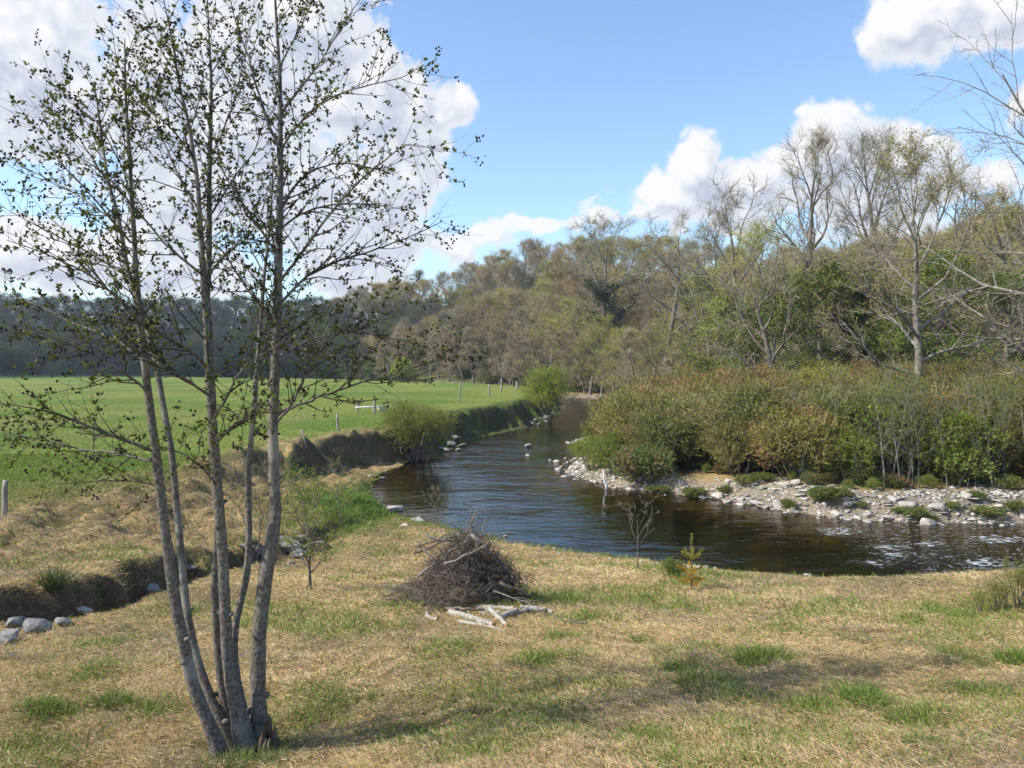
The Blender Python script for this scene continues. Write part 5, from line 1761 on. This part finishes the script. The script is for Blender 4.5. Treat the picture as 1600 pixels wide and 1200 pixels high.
BOUGHS = [  # stem index, traced points, depth at the tip relative to the stem
    (0, [(243, 705, 13), (200, 690, 11), (150, 671, 9), (110, 655, 7), (80, 645, 6), (40, 636, 4), (-5, 631, 2)], -.5),
    (0, [(238, 722, 9), (185, 708, 8), (130, 702, 6), (80, 690, 5), (30, 680, 3), (-10, 672, 2)], .3),
    (1, [(268, 770, 6), (230, 755, 5), (180, 750, 4), (130, 754, 3), (80, 756, 2)], -.4),
    (0, [(226, 562, 10), (187, 536, 9), (150, 518, 8), (110, 503, 6), (60, 478, 5), (20, 462, 3), (-10, 455, 2)], .5),
    (0, [(232, 612, 9), (190, 580, 8), (140, 552, 7), (90, 530, 5), (40, 512, 3), (0, 505, 2)], -.7),
    (0, [(220, 500, 9), (180, 462, 8), (140, 430, 7), (105, 412, 5), (60, 392, 4), (10, 375, 2)], -.3),
    (1, [(205, 438, 8), (165, 410, 7), (120, 385, 6), (75, 362, 4), (30, 338, 3), (-5, 318, 2)], .6),
    (0, [(210, 385, 8), (175, 345, 7), (140, 302, 5), (100, 260, 4), (70, 215, 3), (38, 180, 2)], -.6),
    (1, [(186, 350, 7), (150, 325, 6), (110, 298, 4), (65, 275, 3), (30, 258, 2)], .5),
    (0, [(205, 290, 6), (180, 240, 5), (150, 190, 4), (110, 160, 3), (70, 118, 2)], .3),
    (1, [(170, 290, 5), (140, 240, 4), (110, 200, 3), (85, 185, 2)], -.3),
    (2, [(330, 622, 11), (300, 598, 9), (265, 578, 8), (240, 566, 6), (205, 540, 5), (170, 528, 3)], -.7),
    (2, [(325, 572, 12), (297, 548, 10), (262, 527, 9), (225, 509, 7), (185, 470, 6), (150, 430, 5), (118, 395, 3)], -.9),
    (2, [(319, 430, 10), (285, 405, 8), (250, 372, 7), (215, 330, 6), (180, 290, 5), (150, 262, 4), (112, 240, 3), (85, 228, 2)], -.4),
    (2, [(312, 330, 8), (282, 280, 7), (255, 220, 5), (236, 160, 4), (225, 110, 3), (215, 70, 2)], .4),
    (2, [(305, 255, 6), (280, 215, 5), (255, 190, 4), (225, 165, 3), (210, 150, 2)], -.6),
    (2, [(338, 760, 7), (320, 735, 6), (290, 712, 5), (260, 700, 4), (235, 695, 2)], -.6),
    (3, [(327, 340, 8), (352, 300, 7), (375, 265, 5), (395, 240, 4), (410, 200, 3), (420, 160, 2)], .5),
    (3, [(328, 250, 6), (350, 200, 5), (368, 150, 4), (380, 95, 3), (392, 40, 2)], -.3),
    (3, [(326, 430, 8), (355, 395, 7), (385, 372, 5), (405, 340, 4), (420, 290, 3)], .7),
    (2, [(333, 660, 10), (355, 620, 8), (372, 585, 7), (395, 562, 5), (425, 545, 4), (455, 520, 2)], -.5),
    (2, [(335, 700, 8), (356, 672, 7), (385, 650, 5), (402, 634, 4), (420, 640, 2)], -.9),
    (6, [(428, 655, 13), (448, 640, 11), (480, 628, 9), (505, 617, 8), (535, 608, 7), (570, 596, 6), (605, 590, 5), (640, 575, 4), (690, 563, 3), (745, 548, 2)], .6),
    (6, [(429, 665, 10), (455, 632, 9), (470, 600, 8), (490, 565, 6), (520, 525, 5), (545, 500, 4), (590, 478, 3), (640, 468, 2)], -.4),
    (6, [(432, 560, 9), (470, 538, 8), (510, 525, 6), (560, 520, 5), (610, 528, 3), (655, 540, 2)], .9),
    (6, [(434, 478, 11), (470, 440, 9), (510, 415, 8), (555, 400, 7), (600, 385, 5), (645, 368, 4), (692, 345, 2)], .4),
    (6, [(435, 445, 11), (468, 400, 10), (500, 355, 8), (535, 312, 7), (570, 275, 6), (605, 248, 5), (640, 225, 3), (690, 238, 2)], -.5),
    (6, [(436, 360, 9), (470, 335, 7), (510, 322, 6), (550, 318, 4), (600, 322, 3), (640, 330, 2)], .8),
    (6, [(437, 330, 9), (465, 285, 8), (500, 262, 6), (540, 255, 5), (580, 262, 3), (610, 270, 2)], .3),
    (6, [(438, 235, 9), (470, 190, 8), (505, 160, 7), (545, 142, 5), (590, 130, 4), (630, 120, 3), (662, 100, 2)], -.5),
    (6, [(437, 180, 8), (462, 145, 7), (495, 105, 5), (520, 65, 4), (545, 25, 3), (572, -15, 2)], .5),
    (6, [(437, 235, 10), (418, 190, 8), (402, 140, 7), (388, 90, 5), (372, 45, 4), (360, 0, 3), (352, -50, 2)], .4),
    (6, [(434, 400, 9), (405, 355, 8), (375, 310, 6), (350, 270, 5), (338, 225, 4), (322, 180, 2)], -.6),
    (6, [(432, 510, 9), (400, 470, 7), (372, 430, 6), (350, 395, 5), (330, 380, 3), (300, 372, 2)], -.9),
    (6, [(435, 110, 6), (455, 70, 5), (470, 40, 4), (488, 0, 3), (500, -40, 2)], .3),
    (5, [(404, 560, 7), (430, 525, 6), (455, 490, 4), (470, 450, 3), (490, 415, 2)], .5),
    (5, [(414, 430, 6), (395, 395, 5), (380, 360, 4), (370, 325, 2)], .4),
    (2, [(297, 205, 5), (310, 160, 4), (318, 110, 3), (312, 60, 2)], .3),
    (2, [(278, 120, 5), (255, 85, 4), (240, 50, 3), (222, 20, 2)], .3),
    (0, [(203, 250, 5), (225, 210, 4), (240, 165, 3), (250, 130, 2)], .4)]
crown, foliage, cones = Geo(), Geo(), Geo()
LP, LD, LW = [], [], []
CPT = []


def shoots(P, R, t0, step, lmin, lmax, level, upb=.25, rich=1.0):
    seg = np.linalg.norm(np.diff(P, axis=0), axis=1)
    Ltot = seg.sum()
    n = max(1, int(Ltot * (1 - t0) / step))
    cum = np.concatenate([[0], np.cumsum(seg)]) / Ltot
    for i in range(n):
        t = t0 + (1 - t0) * (i + ra.random()) / n
        q = np.array([np.interp(t, cum, P[:, j]) for j in range(3)])
        k = min(np.searchsorted(cum, t), len(P) - 1)
        d = unit(P[k] - P[k - 1])
        L = ra.uniform(lmin, lmax) * (1.15 - .5 * t)
        sdv = side_dir(ra, d, ra.uniform(.5, 1.05))
        r0 = min(float(np.interp(t, cum, R)) * .6, .0035 + .006 * L)
        Pn, Rn = limb(ra, q, sdv, L, r0, .0012, 4, .16, upb)
        crown.tube(Pn, Rn, 4 if level else 3)
        if level:
            shoots(Pn, Rn, .2, .095, .06, .24, 0, .15, rich)
        m = max(1, int(L / .055))
        for j in range(m):
            if ra.random() > .40 * rich:
                continue
            qq, dd = along(Pn, (j + ra.random()) / m)
            for _ in range(ra.integers(2, 6)):
                LP.append(qq)
                LD.append(unit(dd * .6 + ra.normal(size=3) * .7 + np.array([0, 0, .25])))
        if ra.random() < (.52 if level else .30):
            CPT.append(Pn[-1])


stem_objs = []
PR = []
for k, (pts, d0, d1) in enumerate(STEMS):
    P, R = refine(*trace(pts, d0, d1), 4, .0012)
    R = R * (1 + .018 * ra.normal(size=len(R)))
    if k != 3:
        R[:6] *= np.linspace(1.5, 1.0, 6)
    g = Geo()
    g.tube(P, R, 12, None, True)
    # knobs where boughs were cut
    for j in range((5, 4, 4, 2, 2, 3, 6)[k]):
        i = ra.integers(2, max(3, int(len(P) * (.45 if k != 3 else .8))))
        a = ra.random() * 6.283
        o = np.array([math.cos(a), math.sin(a), .35])
        L = R[i] * ra.uniform(1.2, 1.9)
        g.tube(np.array([P[i], P[i] + o * L * .7, P[i] + o * L]), [R[i] * .55, R[i] * .42, R[i] * .36], 7, None, True)
    o = part('stem', g.mesh('stem', M_ALDER), ALD)
    o['label'] = STEM_LABEL[k]
    stem_objs.append(o)
    PR.append((P, R))
    top = P[:, 2] + A_O[2] > 5.6
    if top.sum() > 4 and k != 4:
        shoots(P[top], R[top], .1, .062, .18, .6, 1, .5, 1.0)
for (si, pts, dd) in BOUGHS:
    P0, R0 = PR[si]
    a = at_depth(pts[0][0], pts[0][1], 6.0)
    # start on the stem, at the stem's own depth
    zr = (P0[:, 2] + A_O[2] - CAMZ) / (P0[:, 1] + A_O[1]) - (a[2] - CAMZ) / a[1]
    ds = float((P0[:, 1] + A_O[1])[np.argmin(np.abs(zr))])
    P, R = refine(*trace(pts, ds, ds + dd * 1.25, .47), 4, .009)
    P[0] = P0[np.argmin(np.linalg.norm(P0 - P[0], axis=1))]
    g = Geo()
    g.tube(P, R, 7)
    o = part('bough', g.mesh('bough', M_ALDER), stem_objs[si])
    shoots(P, R, .10, .052, .16, .62, 1, .35, 1.0 if pts[0][1] < 600 else 1.05)
LP, LD = np.array(LP), np.array(LD)
n = len(LP)
t = ra.random((n, 1))
C = np.array([.05, .066, .022]) * (1 - t) + np.array([.17, .20, .055]) * t
foliage.leaves(LP, LD, ra.uniform(.022, .044, n), ra.uniform(.0072, .0125, n), C, ra)
nc_ = 0
for q in CPT:
    for _ in range(ra.integers(3, 7)):
        d = unit(ra.normal(size=3) * .6 + np.array([0, 0, -.5]))
        b = q + ra.normal(size=3) * .014
        L = ra.uniform(.013, .022)
        r_ = L * .38
        cones.tube(np.array([b, b + d * L * .25, b + d * L * .65, b + d * L]), [r_ * .5, r_, r_ * .9, r_ * .25], 5)
        nc_ += 1
crown_o = part('crown', crown.mesh('crown', bark_mat('alder_twig', (.035, .03, .026), (.085, .075, .064), (40, 40, 40), .1)), ALD)
part('foliage', foliage.mesh('foliage', M_LEAF, False), ALD)
fo = part('fruit', cones.mesh('fruit', M_CONE), ALD)
fo['kind'] = 'stuff'
print('alder leaves', n, 'cones', nc_)
# old stool and broken stump
bm = hull(17, 40, .35, .35)
bmesh.ops.bevel(bm, geom=bm.edges[:], offset=.05, segments=1, affect='EDGES')
me = bpy.data.meshes.new('stool')
bm.to_mesh(me)
bm.free()
me.materials.append(bark_mat('stool_bark', (.03, .025, .02), (.10, .085, .065), (14, 14, 14), 1.0))
st = part('stool', me, ALD)
st.scale = (.30, .24, .2)
st.location = (.03, .05, -.04)
b = at_depth(419, 1150, 5.9) - A_O
b[2] = gz(b[0] + A_O[0], b[1] + A_O[1]) - A_O[2]
g = Geo()
for j in range(11):
    a = j * 6.283 / 11
    o = np.array([math.cos(a), math.sin(a), 0])
    hh = .12 + .14 * ra.random() + (.06 if j in (3, 4) else 0)
    g.tube(np.array([b + o * .085 + [0, 0, -.15], b + o * .065, b + o * .05 + [0, 0, hh * .7], b + o * .045 + [.008, 0, hh]]), [.04, .03, .022, .004], 6)
g.tube(np.array([b + [0, 0, -.15], b, b + [0, 0, .1], b + [0, 0, .13]]), [.09, .07, .055, .02], 9, None, True)
part('stump', g.mesh('stump', bark_mat('rotten_stump', (.05, .038, .028), (.16, .12, .085), (20, 20, 8), .8)), ALD)

# ------------------------------------------------------------------ unseen cloud, added out of view to shade the far left wood
g = Geo()
rk = np.random.default_rng(3)
for i in range(60):
    bm = bmesh.new()
    bmesh.ops.create_icosphere(bm, subdivisions=2, radius=1)
    V = np.array([v.co[:] for v in bm.verts])
    Tt = np.array([[v.index for v in f.verts] for f in bm.faces])
    bm.free()
    V = V * (1 + .12 * rk.normal(size=(len(V), 1)))
    c = np.array([rk.uniform(-230, 140), rk.uniform(-95, 95), rk.uniform(-12, 25)])
    g.add(V * [rk.uniform(45, 85), rk.uniform(35, 60), rk.uniform(22, 40)] + c, None, Tt, (.9, .9, .9))
hillc = np.array([-240.0, 350.0, 20.0])
hc = 620.0
cl = part('cloud', g.mesh('cloud', leaf_mat('shade_cloud_white', .5, 0)))
cl.location = tuple(hillc + np.array(SUNV) * (hc / SUNV.z))
cl['kind'] = 'structure'
# valley air
HZ = Geo()
hx0, hx1, hy0, hy1, hz0, hz1 = -520, 420, -80, 520, -3, 75
V = np.array([(x, y, z) for z in (hz0, hz1) for y in (hy0, hy1) for x in (hx0, hx1)], float)
HZ.add(V, [(0, 2, 3, 1), (4, 5, 7, 6), (0, 1, 5, 4), (1, 3, 7, 5), (3, 2, 6, 7), (2, 0, 4, 6)])
mh, N, out = base_mat('valley_air')
pv = N.n('ShaderNodeVolumePrincipled')
pv.inputs['Color'].default_value = (.72, .84, 1, 1)
pv.inputs['Density'].default_value = 0.00022
pv.inputs['Anisotropy'].default_value = 0.2
N.t.links.new(pv.outputs[0], out.inputs['Volume'])
hz = part('haze', HZ.mesh('haze', mh, False))
hz['kind'] = 'stuff'
